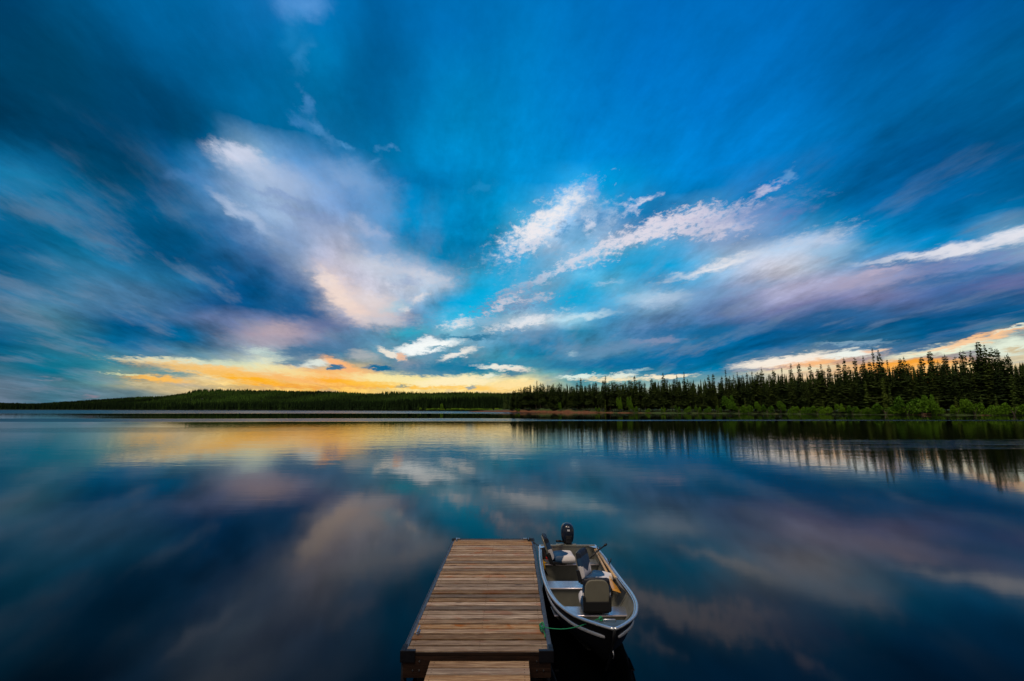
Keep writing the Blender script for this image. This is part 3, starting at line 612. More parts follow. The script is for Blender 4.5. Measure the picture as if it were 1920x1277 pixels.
used = set(); protos = {}
def plant(kind_key, kind, name, x, y, z, H, rz, wid, label, cat, group=None, base=20.0):
    if kind_key not in protos:
        protos[kind_key] = proto_tree(name, kind); o = protos[kind_key]
    else:
        o = copy_tree(protos[kind_key])
    o.location = (x, y, z); o.rotation_euler = (0, 0, rz); s = H / base; o.scale = (s * wid, s * wid, s)
    for k in ('label', 'category', 'group'):
        if k in o: del o[k]
    tag(o, label, cat, group)
    return o
def shore_hit(px, inland):
    """where the ray of a photo column meets the tree belt that lies 'inland' metres behind the waterline"""
    k = (px - 960) / F_PX / math.cos(PITCH) * 1.0
    u = ray(px, 766); k = u[0] / u[1]
    lo, hi = 60.0, 500.0
    for _ in range(40):
        m = (lo + hi) / 2
        if m > shore_y(k * m - inland * .45) + inland * .9: hi = m
        else: lo = m
    return k * lo, lo
PROF = [(940, 738), (955, 731), (985, 720), (1007, 716), (1050, 715), (1150, 711), (1200, 709), (1300, 704), (1400, 699), (1450, 694), (1500, 689), (1600, 683), (1650, 678), (1720, 676), (1800, 672), (1850, 662), (1880, 660), (1920, 670), (2050, 640), (2300, 600)]
def ground_z(x, inland): return near_z(x, inland)
def top_to_h(px, py, x, y, inland):
    return at_px(px, py, y).z - ground_z(x - inland * .45, inland)
# trees whose tops stand out against the sky (photo x, y of the top)
TALL = [(1649, 652, 's', 'narrow spruce spire with a needle-thin top, touching the bushy spruce on its right'),
 (1660, 655, 2, 'tall spruce with a dense ragged top right beside the needle-thin spire'),
 (1612, 669, 1, None), (1592, 670, 0, None), (1629, 667, 's', 'slender pointed spruce just left of the needle-thin spire'), (1699, 670, 4, None), (1707, 669, 2, None), (1740, 668, 6, 'spruce with a blunt rounded top standing against the orange cloud'),
 (1757, 657, 6, 'tall broad spruce standing alone above its neighbours right of the orange cloud gap'), (1786, 664, 4, None), (1805, 668, 1, None), (1817, 657, 3, None), (1822, 657, 1, None), (1835, 656, 2, None),
 (1852, 639, 6, 'tallest spruce of the whole shore, at the right end of the treeline'), (1864, 645, 2, 'very tall spruce second in height, pressed against the tallest one'), (1875, 650, 1, None), (1885, 652, 4, None), (1907, 662, 3, None),
 (1490, 679, 5, None), (1505, 680, 0, None), (1526, 681, 3, None), (1547, 680, 5, None), (1561, 684, 1, None), (1580, 679, 0, None), (1674, 672, 5, None), (1720, 683, 0, None), (1770, 676, 5, None), (1640, 676, 0, None),
 (1007, 713, 5, 'thin little spruce rising above the low left end of the near treeline'), (1090, 708, 0, 'spruce with a forked top above the low even part of the treeline'), (1137, 704, 5, None), (1192, 703, 0, None), (1246, 698, 2, 'pointed spruce standing clear above the middle of the treeline'), (1272, 702, 5, None), (1286, 696, 's', None),
 (1332, 702, 1, None), (1341, 699, 0, None), (1365, 691, 5, 'sharp pointed spruce left of the cream lens-shaped cloud'), (1357, 704, 0, None), (1387, 696, 's', None), (1405, 698, 0, None), (1415, 695, 5, None), (1425, 697, 1, None), (1434, 690, 2, None), (1455, 692, 0, None), (1472, 688, 5, None)]
ZONES = [(1125, 'above the bare reddish bank'), (1240, 'between the reddish bank and the first green bushes'), (1355, 'left of the rounded brightest bush'), (1450, 'behind the rounded brightest bush'),
         (1560, 'behind the even row of middle bushes'), (1640, 'just left of the needle-thin spire'), (1732, 'behind the widest green bush'), (1832, 'between the orange cloud gap and the tallest spruces'), (9999, 'at the right picture edge around the tallest spruce')]
def place_name(px): return next(t for lim, t in ZONES if px < lim)
def zone(px): return 0 if px < 1240 else (1 if px < 1560 else 2)
count = 0
for i, (px, py, kd, lab) in enumerate(TALL):
    inl = rng.uniform(14, 26); x, y = shore_hit(px, inl); H = top_to_h(px, py, x, y, inl)
    key = 'spire' if kd == 's' else 'k%d' % kd; kind = SPIRE if kd == 's' else KINDS[kd]
    plant(key, kind, 'spruce_tree', x, y, ground_z(x - inl * .45, inl), H, rng.uniform(0, 6.28), rng.uniform(.85, 1.1) * (min(1, 20 / H) ** .3), lab or 'spruce whose top breaks the skyline ' + place_name(px), 'spruce', None if lab else 'skyline spruces ' + place_name(px))
    count += 1
# the ordinary trees of the belt
px = 957.0
while px < 1925:
    step = interp(px, [(955, 2.6), (1200, 4.2), (1500, 6.5), (1920, 8.5)])
    px += step * rng.uniform(.6, 1.4)
    inl = rng.choice([rng.uniform(7, 14), rng.uniform(10, 22)]); x, y = shore_hit(px, inl)
    prof = interp(px, PROF); base = 770
    top = prof + (base - prof) * (rng.random() ** 1.5 * .32) + rng.uniform(0, 5)
    H = top_to_h(px, top, x, y, inl); kd = rng.randrange(7)
    lab, grp = 'ordinary dark spruce in the packed row ' + place_name(px), 'packed spruces ' + place_name(px)
    plant('k%d' % kd, KINDS[kd], 'spruce_tree', x, y, ground_z(x - inl * .45, inl), H, rng.uniform(0, 6.28), rng.uniform(.95, 1.35), lab, 'spruce', grp)
    count += 1
print('individual spruces', count)
# lighter young trees at the edge
YP = [(1468, 742), (1628, 712), (1661, 706), (1672, 722), (1760, 742), (1842, 740), (1794, 742), (1870, 738), (1905, 700), (1245, 752), (1135, 748), (1180, 752), (1398, 745), (1346, 748), (1544, 748)]
for i, (px, py) in enumerate(YP):
    inl = 6.5; x, y = shore_hit(px, inl); H = top_to_h(px, py, x, y, inl)
    lab = {1: 'yellow-green young spruce with clear layered branches at the water edge', 8: 'large light green spruce with hanging branches at the right picture edge', 2: 'light green spruce just right of the yellow-green layered one'}.get(i)
    plant('young', YOUNG, 'young_spruce', x, y, ground_z(x - inl * .45, inl), H, rng.uniform(0, 6.28), rng.uniform(.6, .85) * (1.15 if H < 8 else .8), lab or ('small light green young spruce at the foot of the %s trees' % ('low left', 'middle', 'tall right-hand')[zone(px)]), 'young spruce', None if lab else 'young spruces at the forest foot, %s' % ('left', 'middle', 'right')[zone(px)])

# merged low-cost trees: the wood behind the belt, and the far forest on the hills
def merge_trees(name, items, mat, label, seed=3):
    """items: (x, y, z, H, W, verts, faces-by-size)"""
    VV = []; FF = []; nv = 0; A = []
    loops = []; starts = []; tot = 0
    for (x, y, z, H, W_, V, Fc, a, rv) in items:
        c_, s_ = math.cos(a), math.sin(a)
        P = V * np.array([W_, W_, H]); P = np.stack([P[:, 0] * c_ - P[:, 1] * s_ + x, P[:, 0] * s_ + P[:, 1] * c_ + y, P[:, 2] + z], 1)
        VV.append(P); FF.append(Fc + nv); nv += len(P); A.append(np.full(len(Fc), rv))
    VV = np.concatenate(VV); FF = np.concatenate(FF); A = np.concatenate(A)
    me = bpy.data.meshes.new(name); me.vertices.add(len(VV)); me.vertices.foreach_set('co', VV.astype(np.float32).ravel())
    k = FF.shape[1]; me.loops.add(FF.size); me.loops.foreach_set('vertex_index', FF.astype(np.int32).ravel())
    me.polygons.add(len(FF)); me.polygons.foreach_set('loop_start', np.arange(0, FF.size, k, dtype=np.int32))
    me.update(calc_edges=True); me.materials.append(mat)
    at = me.attributes.new('rnd', 'FLOAT', 'FACE'); at.data.foreach_set('value', A.astype(np.float32))
    return tag(link(bpy.data.objects.new(name, me)), label, name.replace('_', ' '), kind='stuff')
def cone_tree(seed, tiers=7):
    """unit conifer from ragged triangles"""
    r_ = random.Random(seed); V = []; Fc = []
    for t in range(tiers):
        z1 = .08 + .92 * t / tiers; z2 = min(1.0, z1 + 1.9 / tiers); r = (1 - t / tiers) ** .8
        for k in range(6):
            a = 6.283 * k / 6 + r_.uniform(0, .6) + t; w_ = .55; b = len(V); rr = r * r_.uniform(.7, 1.15); zz = z1 + r_.uniform(-.04, .04)
            V += [(0, 0, z2), (math.cos(a - w_) * rr, math.sin(a - w_) * rr, zz), (math.cos(a + w_) * rr, math.sin(a + w_) * rr, zz)]
            Fc.append((b, b + 1, b + 2))
    return np.array(V), np.array(Fc)
CT = [cone_tree(s) for s in range(6)]; CT2 = [cone_tree(s, 3) for s in range(6)]
items = []
for i in range(1500):
    px = rng.uniform(945, 2250); inl = 22 + 75 * rng.random() ** 1.3; x, y = shore_hit(px, inl)
    prof = interp(px, PROF) + 3; top = prof + (770 - prof) * (.05 + .45 * rng.random())
    H = max(6, at_px(px, top, y).z - 2.5); V, Fc = rng.choice(CT)
    items.append((x, y, 2.4, H, rng.uniform(1.3, 2.3), V, Fc, rng.uniform(0, 6), rng.random()))
for i in range(260):   # beyond the picture's right edge
    px = rng.uniform(1930, 2500); inl = rng.uniform(8, 24); x, y = shore_hit(px, inl)
    prof = interp(px, PROF); top = prof + (770 - prof) * .4 * rng.random(); V, Fc = rng.choice(CT)
    items.append((x, y, 1.5, max(8, at_px(px, top, y).z - 2), rng.uniform(1.6, 2.6), V, Fc, rng.uniform(0, 6), rng.random()))
merge_trees('dense_wood', items, M_spruce, 'dense dark spruce wood filling in behind the front row of trees')
items = []
for i in range(26000):
    px = rng.uniform(-350, 1150) if rng.random() < .93 else rng.uniform(1150, 2300)
    t = rng.random() ** 1.15 * 1.1 + .006; p = hill_p(px, t)
    H = rng.uniform(9, 15) * (1.15 if t < .1 else 1); V, Fc = rng.choice(CT2)
    items.append((p.x, p.y, p.z - .5, H, rng.uniform(1.8, 3.4), V, Fc, rng.uniform(0, 6), min(1, rng.random() * .6 + .65 * max(0, 1 - t / .35) + (.5 if px < 250 else 0))))
for i in range(1500):   # crest
    px = rng.uniform(-100, 1000); t = rng.uniform(.93, 1.0); p = hill_p(px, t); V, Fc = rng.choice(CT2)
    big = 1.35 if (350 < px < 470 or 715 < px < 800) else 1.0
    items.append((p.x, p.y, p.z - .5, rng.uniform(10, 15) * big, rng.uniform(1.5, 2.6), V, Fc, rng.uniform(0, 6), rng.random()))
for i in range(1300):   # tall front rows along the far shore, left of the point
    px = rng.uniform(560, 1000); t = .008 + .05 * rng.random(); p = hill_p(px, t); V, Fc = rng.choice(CT)
    H = interp(px, [(560, 10), (720, 15), (800, 20), (955, 20), (1000, 20)]) * rng.uniform(.75, 1.1)
    items.append((p.x, p.y, .8, H, rng.uniform(1.4, 2.4), V, Fc, rng.uniform(0, 6), .9 + .1 * rng.random()))
merge_trees('far_forest', items, M_far, 'forest covering the low hills on the far side of the lake')

# ------------------------------------------------------------------ shrubs
def shrub_mesh(seed, mat, n=1500, lobes=7, spread=.9, tall=1.0):
    r_ = random.Random(seed); V = []; Fc = []
    cs = [(r_.uniform(-spread, spread) * .7, r_.uniform(-spread, spread) * .6, r_.uniform(.25, .62) * tall, r_.uniform(.22, .42)) for _ in range(lobes)]
    for i in range(n):
        cx, cy, cz, cr = r_.choice(cs)
        a = r_.uniform(0, 6.283); e = math.asin(r_.uniform(-.5, 1)); rr = cr * r_.uniform(.65, 1.08)
        p = Vector((cx + rr * math.cos(a) * math.cos(e), cy + rr * math.sin(a) * math.cos(e), max(.02, cz + rr * math.sin(e) * tall)))
        s_ = r_.uniform(.03, .065)
        u = Vector((r_.uniform(-1, 1), r_.uniform(-1, 1), r_.uniform(-.6, .6))).normalized(); w_ = u.cross(Vector((r_.uniform(-1, 1), r_.uniform(-1, 1), r_.uniform(-1, 1)))).normalized()
        b = len(V); V += [tuple(p + u * s_), tuple(p + w_ * s_ * .7), tuple(p - u * s_), tuple(p - w_ * s_ * .7)]; Fc.append((b, b + 1, b + 2, b + 3))
    return mesh_from('foliage', V, Fc, mat)
def stem_mesh(seed):
    r_ = random.Random(seed); b = MB()
    for k in range(5):
        a = r_.uniform(0, 6.28); b.tube([(0, 0, -.05), (math.cos(a) * .12, math.sin(a) * .12, .22), (math.cos(a) * .35, math.sin(a) * .3, .5)], [.02, .015, .006], 5)
    me = bpy.data.meshes.new('stems'); me.from_pydata([tuple(p) for p in b.v], [], b.f); me.materials.append(M_bark); me.update(); return me
SH = [(shrub_mesh(40 + i, M_leaf2 if i == 3 else M_leaf, 1700, 5 + i, .9, (1, .8, 1.25, 1.0)[i]), stem_mesh(i)) for i in range(4)]
shp = {}
def shrub(px, top, wpx, k, label=None, group=None, inl=1.8):
    x, y = shore_hit(px, inl); z = ground_z(x - inl * .45, inl) - .2
    H = at_px(px, top, y).z - z; wd = wpx / F_PX * y
    o = take_shrub(k)
    for kk in ('label', 'category', 'group'):
        if kk in o: del o[kk]
    o.location = (x, y, z); o.rotation_euler = (0, 0, rng.uniform(-.6, .6)); o.scale = (wd / 1.9, wd / 1.9, H)
    tag(o, label, 'shrub', group)
def take_shrub(k):
    """the first use of a kind takes its prototype, later ones copy it"""
    if k in fresh: return copy_tree(shp[k])
    fresh.add(k); return shp[k]
for k_ in range(4):
    _o = empty('shrub', (0, 0, -30)); _f = link(bpy.data.objects.new('foliage', SH[k_][0])); _f.parent = _o; _s = link(bpy.data.objects.new('stems', SH[k_][1])); _s.parent = _o; shp[k_] = _o
fresh = set()
SHR = [ # px, top py, width px, mesh, label
 (1700, 735, 48, 0, 'widest bright green bush, low and spreading left of the log'), (1728, 737, 44, 1, None), (1660, 752, 46, 0, 'rounded bright green bush under the needle-thin spire'), (1682, 757, 30, 1, None),
 (1745, 740, 26, 2, 'tall narrow green bush leaning over the reddish log'), (1759, 758, 22, 1, None), (1793, 755, 26, 0, None), (1812, 748, 24, 2, None), (1826, 746, 34, 0, 'bright green bush below the tallest spruces'), (1862, 752, 34, 1, None), (1900, 750, 40, 0, 'big dark green dome-shaped bush at the right picture edge'), (1880, 757, 24, 1, None),
 (1531, 757, 26, 0, None), (1550, 756, 22, 1, None), (1575, 757, 18, 2, None), (1597, 756, 22, 0, None), (1513, 758, 22, 1, None), (1630, 760, 22, 0, None), (1640, 762, 18, 1, None), (1612, 762, 18, 0, None),
 (1368, 742, 26, 2, 'rounded bush, the brightest of the middle stretch, taller than the row on its right'), (1385, 754, 24, 0, None), (1403, 753, 22, 1, None), (1420, 753, 16, 2, None), (1438, 755, 22, 0, None), (1463, 752, 22, 2, None), (1487, 756, 20, 1, None), (1500, 758, 16, 0, None),
 (1162, 745, 12, 2, None), (1181, 744, 12, 2, None), (1189, 757, 14, 0, None), (1270, 757, 12, 0, None), (1290, 756, 14, 1, None), (1308, 758, 14, 0, None), (1328, 757, 14, 1, None), (1347, 758, 12, 0, None), (1050, 754, 7, 2, 'tiny lone bush on top of the bare reddish bank'), (1120, 761, 10, 0, None), (1215, 762, 10, 1, None), (970, 764, 10, 0, None), (1243, 761, 10, 0, None)]
BZ = [(1125, 'by the reddish bank'), (1230, 'just right of the reddish bank'), (1355, 'left of the rounded brightest bush'), (1450, 'right after the rounded brightest bush'), (1505, 'near the middle of the even bush row'), (1590, 'at the right end of the even bush row'), (1650, 'left of the needle-thin spire'), (1735, 'beside the widest green bush'), (1800, 'right of the reddish log'), (9999, 'under the tallest spruces')]
for (px, top, wpx, k, lab) in SHR:
    zn = zone(px)
    bz = next(t for lim, t in BZ if px < lim); shrub(px, top, wpx, k, lab or 'small green bush at the water edge ' + bz, None if lab else 'small bushes ' + bz)
# far shore bushes, left of the point
def far_bush(px, top, wpx, k, label, group=None):
    p = hill_p(px, .003); o = take_shrub(k); z = .2
    for kk in ('label', 'category', 'group'):
        if kk in o: del o[kk]
    H = at_px(px, top, p.y).z - z; wd = wpx / F_PX * p.y
    o.location = (p.x, p.y - 1, z); o.scale = (wd / 1.9, wd / 1.9, H); tag(o, label, 'shrub', group)
far_bush(829, 754, 7, 3, 'small yellow-green tree standing out on the far shore left of the point')
far_bush(789, 763, 6, 3, 'pale bush on the far shore, left of the small yellow-green tree')
for px in range(806, 950, 9):
    far_bush(px + rng.uniform(-2, 2), 765 + rng.uniform(-1, 1), rng.uniform(9, 15), 3, 'low yellow-green bush in the strip along the far shore left of the point', 'low bushes along the far shore')
# driftwood log
x, y = shore_hit(1738, 0.5)
ml_ = MT('driftwood', rough=.8); lz = ml_.noise(ml_.coord('Object', (1, 6, 6)), 1, 4); ml_.set('Base Color', ml_.ramp(lz, [(.3, (.16, .07, .04)), (.7, (.42, .24, .15))]))
lg = MB(); lg.tube([(-3.2, 0, .25), (-1, .1, .4), (1.2, 0, .55), (3, -.2, .8)], [.16, .2, .17, .1], 8); lg.tube([(.8, 0, .5), (1.6, -.3, 1.0)], [.08, .03], 6)
tag(lg.build('driftwood_log', ml_.m, smooth=True, loc=(x, y, .1)), 'reddish driftwood log lying at the water edge before the bright bushes', 'log')
# ------------------------------------------------------------------ dock materials
def wood_mat(name, dark, midc, light, warm):
    m = MT(name, rough=.75, spec=.3)
    rn = m.attr('rnd')
    sc = m.n('ShaderNodeVectorMath'); sc.operation = 'ADD'
    cb = m.n('ShaderNodeCombineXYZ'); m.l(m.math('MULTIPLY', rn, 37.0), cb.inputs[0]); m.l(m.math('MULTIPLY', rn, 11.0), cb.inputs[1])
    m.l(m.coord('Object', (1, 1, 1)), sc.inputs[0]); m.l(cb.outputs[0], sc.inputs[1]); v = sc.outputs[0]
    def mp(s3):
        q = m.n('ShaderNodeMapping'); m.l(v, q.inputs[0]); q.inputs['Scale'].default_value = s3; return q.outputs[0]
    grain = m.noise(mp((1.3, 34, 10)), 2.0, 6, .65, .8); fine = m.noise(mp((5, 160, 30)), 1.5, 3, .7); blot = m.noise(mp((1.6, 2.5, 1)), 1.3, 4, .6, .5)
    c = m.ramp(grain, [(.27, dark), (.5, midc), (.73, light)])
    c = m.mix(m.mr(blot, .54, .68, 0, .9, True), c, warm, 'MIX')
    kn = m.n('ShaderNodeTexVoronoi'); m.l(mp((1.1, 4.2, 0)), kn.inputs['Vector']); kn.inputs['Scale'].default_value = 1.0
    c = m.mix(m.mr(kn.outputs['Distance'], .05, .11, .8, 0, True), c, (.05, .022, .012))
    tone = m.math('ADD', .40, m.math('MULTIPLY', rn, 1.15))
    hv = m.n('ShaderNodeHueSaturation'); m.l(c, hv.inputs['Color']); m.l(tone, hv.inputs['Value']); m.l(m.math('ADD', .65, m.math('MULTIPLY', m.math('FRACT', m.math('MULTIPLY', rn, 7.3)), .5)), hv.inputs['Saturation'])
    m.set('Base Color', hv.outputs[0]); m.set('Roughness', m.mr(grain, .3, .7, .6, .85))
    m.bump(m.math('ADD', grain, m.math('MULTIPLY', fine, .5)), .9, .006)
    return m.m
M_deck = wood_mat('weathered_decking', (.070, .036, .017), (.245, .148, .078), (.56, .43, .29), (.25, .090, .024))
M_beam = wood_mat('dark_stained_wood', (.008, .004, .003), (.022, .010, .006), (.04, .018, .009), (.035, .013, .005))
def metal_mat(name, c, rough, metal=1.0, scratch=.3):
    m = MT(name, rough=rough, metal=metal, color=c); n_ = m.noise(m.coord('Object', (6, 6, 6)), 3, 5, .65)
    m.set('Base Color', m.mix(m.mr(n_, .35, .7, 0, scratch), c, tuple(v * .45 for v in c))); m.set('Roughness', m.mr(n_, .3, .7, rough * .8, min(1, rough * 1.4)))
    return m.m
M_rail = metal_mat('galvanised_angle', (.10, .12, .15), .5, .6, .6)
M_bracket = metal_mat('black_bracket', (.006, .007, .012), .5, .4)
M_steel = metal_mat('cleat_steel', (.45, .47, .5), .35)
M_black = MT('black_plastic', rough=.45, color=(.012, .013, .016)).m
M_float = MT('black_float', rough=.5, color=(.01, .011, .013)).m

# ------------------------------------------------------------------ floating dock (x -1.33 .. .485, y 6.03 .. 10.83, deck at .45)
DX0, DX1, DY0, DY1, DZ = -1.335, .485, 6.03, 10.83, .45
dock = tag(empty('dock', ((DX0 + DX1) / 2, (DY0 + DY1) / 2, 0)), 'long brown wooden dock of crosswise planks with dark metal edges', 'dock')
OX, OY = dock.location.x, dock.location.y
def dk(x, y, z): return (x - OX, y - OY, z)
b = MB(); npl = 33; pw = (DY1 - DY0) / npl; r_ = random.Random(4)
tone = 0.5
for i in range(npl):
    b.at = min(1, max(0, r_.random() * .8 + .1)); y = DY0 + pw * (i + .5)
    if i in (0, 1): b.at = .45
    if npl - i in (8, 17, 24, 13): b.at = .97
    e0, e1 = r_.uniform(-.006, .006), r_.uniform(-.006, .006)
    cx = (DX0 + DX1) / 2 + (e0 + e1) / 2; wx = (DX1 - DX0) - .10 + e1 - e0
    R = Matrix.Rotation(r_.uniform(-.0016, .0016), 3, 'Z') @ Matrix.Rotation(r_.uniform(-.012, .012), 3, 'X')
    b.box(dk(cx, y, DZ - .019 + r_.uniform(-.005, .004)), (wx, pw - .034, .040), R)
b.build('decking', M_deck, dock, bevel=.002)
# screw heads in the decking
b = MB()
for i in range(npl):
    y = DY0 + pw * (i + .5)
    for sx in (DX0 + .11, (DX0 + DX1) / 2 + .02, DX1 - .11):
        for dy in (-.035, .035): b.tube([dk(sx + r_.uniform(-.006, .006), y + dy, DZ - .004), dk(sx, y + dy, DZ + .0015)], .0045, 6)
b.build('screws', M_bracket, dock)
for sx, x in ((-1, DX0), (1, DX1)):
    b = MB()
    b.box(dk(x - sx * .022, (DY0 + DY1) / 2, DZ - .006), (.05, DY1 - DY0 - .01, .010)); b.box(dk(x + sx * .005, (DY0 + DY1) / 2, DZ - .045), (.008, DY1 - DY0 + .01, .11))
    b.build('edge_rail', M_rail, dock, bevel=.002)
b = MB(); b.box(dk((DX0 + DX1) / 2, DY1 + .008, DZ - .03), (DX1 - DX0 - .02, .012, .09)); b.box(dk((DX0 + DX1) / 2, DY1 - .02, DZ + .002), (DX1 - DX0 - .16, .035, .008)); b.build('end_rail', M_rail, dock, bevel=.002)
# side and end beams
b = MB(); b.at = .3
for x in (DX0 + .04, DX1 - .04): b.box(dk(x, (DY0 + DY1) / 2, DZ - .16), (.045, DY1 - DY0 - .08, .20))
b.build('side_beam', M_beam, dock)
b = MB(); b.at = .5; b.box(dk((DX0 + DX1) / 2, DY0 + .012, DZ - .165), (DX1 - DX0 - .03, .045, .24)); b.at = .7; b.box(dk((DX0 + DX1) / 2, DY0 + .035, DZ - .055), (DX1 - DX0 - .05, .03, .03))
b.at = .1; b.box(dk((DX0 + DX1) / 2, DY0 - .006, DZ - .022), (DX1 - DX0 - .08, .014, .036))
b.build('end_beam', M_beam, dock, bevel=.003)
b = MB()
for x in (-1.2, -1.12, .2, .3, .38):
    for z in (DZ - .1, DZ - .2): b.tube([dk(x, DY0 - .018, z), dk(x, DY0 - .010, z)], .009, 8)
b.build('bolts', M_steel, dock)
# corner brackets
for x, y, sx, sy in ((DX0, DY0, 1, 1), (DX1, DY0, -1, 1), (DX0, DY1, 1, -1), (DX1, DY1, -1, -1)):
    b = MB(); far = sy < 0; s_ = .6 if far else 1
    b.box(dk(x + sx * .07 * s_, y - sy * .018, DZ - .045), (.18 * s_, .012, .13)); b.box(dk(x - sx * .012, y + sy * .06 * s_, DZ - .045), (.012, .16 * s_, .13))
    b.box(dk(x + sx * .07 * s_, y + sy * .012, DZ + .009), (.18 * s_, .055, .008)); b.box(dk(x + sx * .012, y + sy * .07 * s_, DZ + .013), (.05, .15 * s_, .008))
    b.build('corner_bracket', M_bracket, dock, bevel=.003)
# floats and corner legs under the deck
for y in (6.6, 8.4, 10.2):
    b = MB(); b.box(dk((DX0 + DX1) / 2, y, .06), (1.5, .95, .34)); b.build('float', M_float, dock, bevel=.05)
b = MB(); b.tube([dk(DX0 + .02, DY0 + .03, DZ - .05), dk(DX0 + .02, DY0 + .03, -.4)], .035, 10); b.build('leg', M_bracket, dock, smooth=True)
b = MB(); b.tube([dk(DX1 - .05, DY0 + .07, DZ - .05), dk(DX1 - .05, DY0 + .07, -.4)], .03, 10); b.build('leg', M_bracket, dock, smooth=True)
# cleats
def cleat(x, y, rz, mat, L=.17, name='cleat'):
    b = MB(); R = Matrix.Rotation(rz, 3, 'Z')
    def T(p): v = R @ Vector(p); return (x - OX + v.x, y - OY + v.y, DZ + v.z)
    b.tube([T((-L / 2, 0, .048)), T((-L * .3, 0, .045)), T((0, 0, .042)), T((L * .3, 0, .045)), T((L / 2, 0, .048))], [.006, .011, .013, .011, .006], 8)
    for k in (-.03, .03): b.tube([T((k, 0, .0)), T((k, 0, .042))], [.014, .010], 8)
    b.box(T((0, 0, .004)), (.10 if abs(math.cos(rz)) > .5 else .04, .04 if abs(math.cos(rz)) > .5 else .10, .008))
    return b.build(name, mat, dock, smooth=False)
cleat(-1.235, 6.50, math.pi / 2, M_steel, .20); cleat(.40, 6.55, math.pi / 2, M_steel)
cleat(-1.235, 10.70, math.pi / 2, M_steel, .15); cleat(.37, 10.70, math.pi / 2, M_steel, .15)
# small pale caps at the far corners
for x in (DX0 + .12, DX1 - .19):
    b = MB(); b.box(dk(x, DY1 - .035, DZ + .022), (.09, .05, .03)); b.build('corner_cap', M_steel, dock, bevel=.006)

# ------------------------------------------------------------------ ramp towards the camera
ramp = tag(empty('ramp', (-.385, 3.6, 0)), 'narrower plank ramp at the bottom edge, leading onto the dock', 'ramp')
b = MB(); pw2 = .148; y = 5.985; k = 0
while y > .9:
    b.at = [.62, .55, .8, .5, .7, .4][k % 6]; x0, x1 = -.985 + r_.uniform(-.004, .004), .20 + r_.uniform(-.004, .004)
    R = Matrix.Rotation(r_.uniform(-.002, .002), 3, 'Z')
    b.box(((x0 + x1) / 2 + .385, y - pw2 / 2 - 3.6, .375 - .019), (x1 - x0, pw2 - .016, .036), R); y -= pw2; k += 1
b.build('decking', M_deck, ramp, bevel=.004)
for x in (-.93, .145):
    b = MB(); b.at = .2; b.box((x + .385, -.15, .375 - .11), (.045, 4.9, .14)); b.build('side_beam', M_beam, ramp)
b = MB()
k = 0; y = 5.985
while y > .9:
    for sx in (-.93, .145):
        for dy in (-.03, .03): b.tube([(sx + .385, y - pw2 / 2 + dy - 3.6, .372), (sx + .385, y - pw2 / 2 + dy - 3.6, .3775)], .0045, 6)
    y -= pw2
b.build('screws', M_bracket, ramp)
# ------------------------------------------------------------------ boat materials
def painted(name, c, rough=.5, metal=0.0, dirt=.5, sc=4.0, spec=.5):
    m = MT(name, rough=rough, metal=metal, color=c, spec=spec); n_ = m.noise(m.coord('Object', (sc, sc, sc)), 1.5, 5, .65)
    m.set('Base Color', m.mix(m.mr(n_, .38, .7, 0, dirt), c, tuple(v * .5 for v in c))); m.set('Roughness', m.mr(n_, .3, .7, rough * .85, min(1, rough * 1.25)))
    m.bump(n_, .12, .01); return m.m
M_out = painted('hull_paint_outside', (.02, .022, .026), .4, .3)
M_in = painted('hull_paint_inside', (.185, .19, .165), .5, 0.0, .5)
M_alu = painted('bare_aluminium', (.60, .66, .72), .32, .85, .3, 9)
M_tread = painted('bench_top_aluminium', (.50, .56, .62), .30, .8, .5, 12)
M_white = painted('white_vinyl', (.76, .74, .77), .5, 0, .15, 5)
M_navy = painted('navy_vinyl', (.012, .055, .14), .5, 0, .3, 5)
M_navy2 = painted('dark_navy_vinyl', (.008, .014, .03), .5, 0, .3, 5)
M_shell = painted('olive_grey_plastic', (.19, .185, .145), .45, 0, .25, 3)
M_cowl = painted('outboard_cowling', (.008, .016, .035), .18, .0, .2, 5)
M_red = MT('red_tank_plastic', rough=.4, color=(.45, .012, .012)).m
M_yel = MT('yellow_plastic', rough=.5, color=(.6, .33, .01)).m
M_rope = MT('green_rope', rough=.85, color=(.008, .22, .10)).m
M_rope_d = MT('dark_rope', rough=.9, color=(.02, .02, .022)).m
mo_ = MT('oar_wood', rough=.35, spec=.6); oz = mo_.noise(mo_.coord('Object', (30, 30, 2)), 1, 4); mo_.set('Base Color', mo_.ramp(oz, [(.3, (.42, .25, .11)), (.7, (.70, .50, .27))])); M_oar = mo_.m
mo2 = MT('varnished_blade', rough=.3, spec=.6); oz = mo2.noise(mo2.coord('Object', (30, 30, 2)), 1, 4); mo2.set('Base Color', mo2.ramp(oz, [(.3, (.50, .22, .03)), (.7, (.75, .40, .08))])); M_blade = mo2.m
M_grey = painted('grey_weathered_wood', (.18, .17, .16), .7)

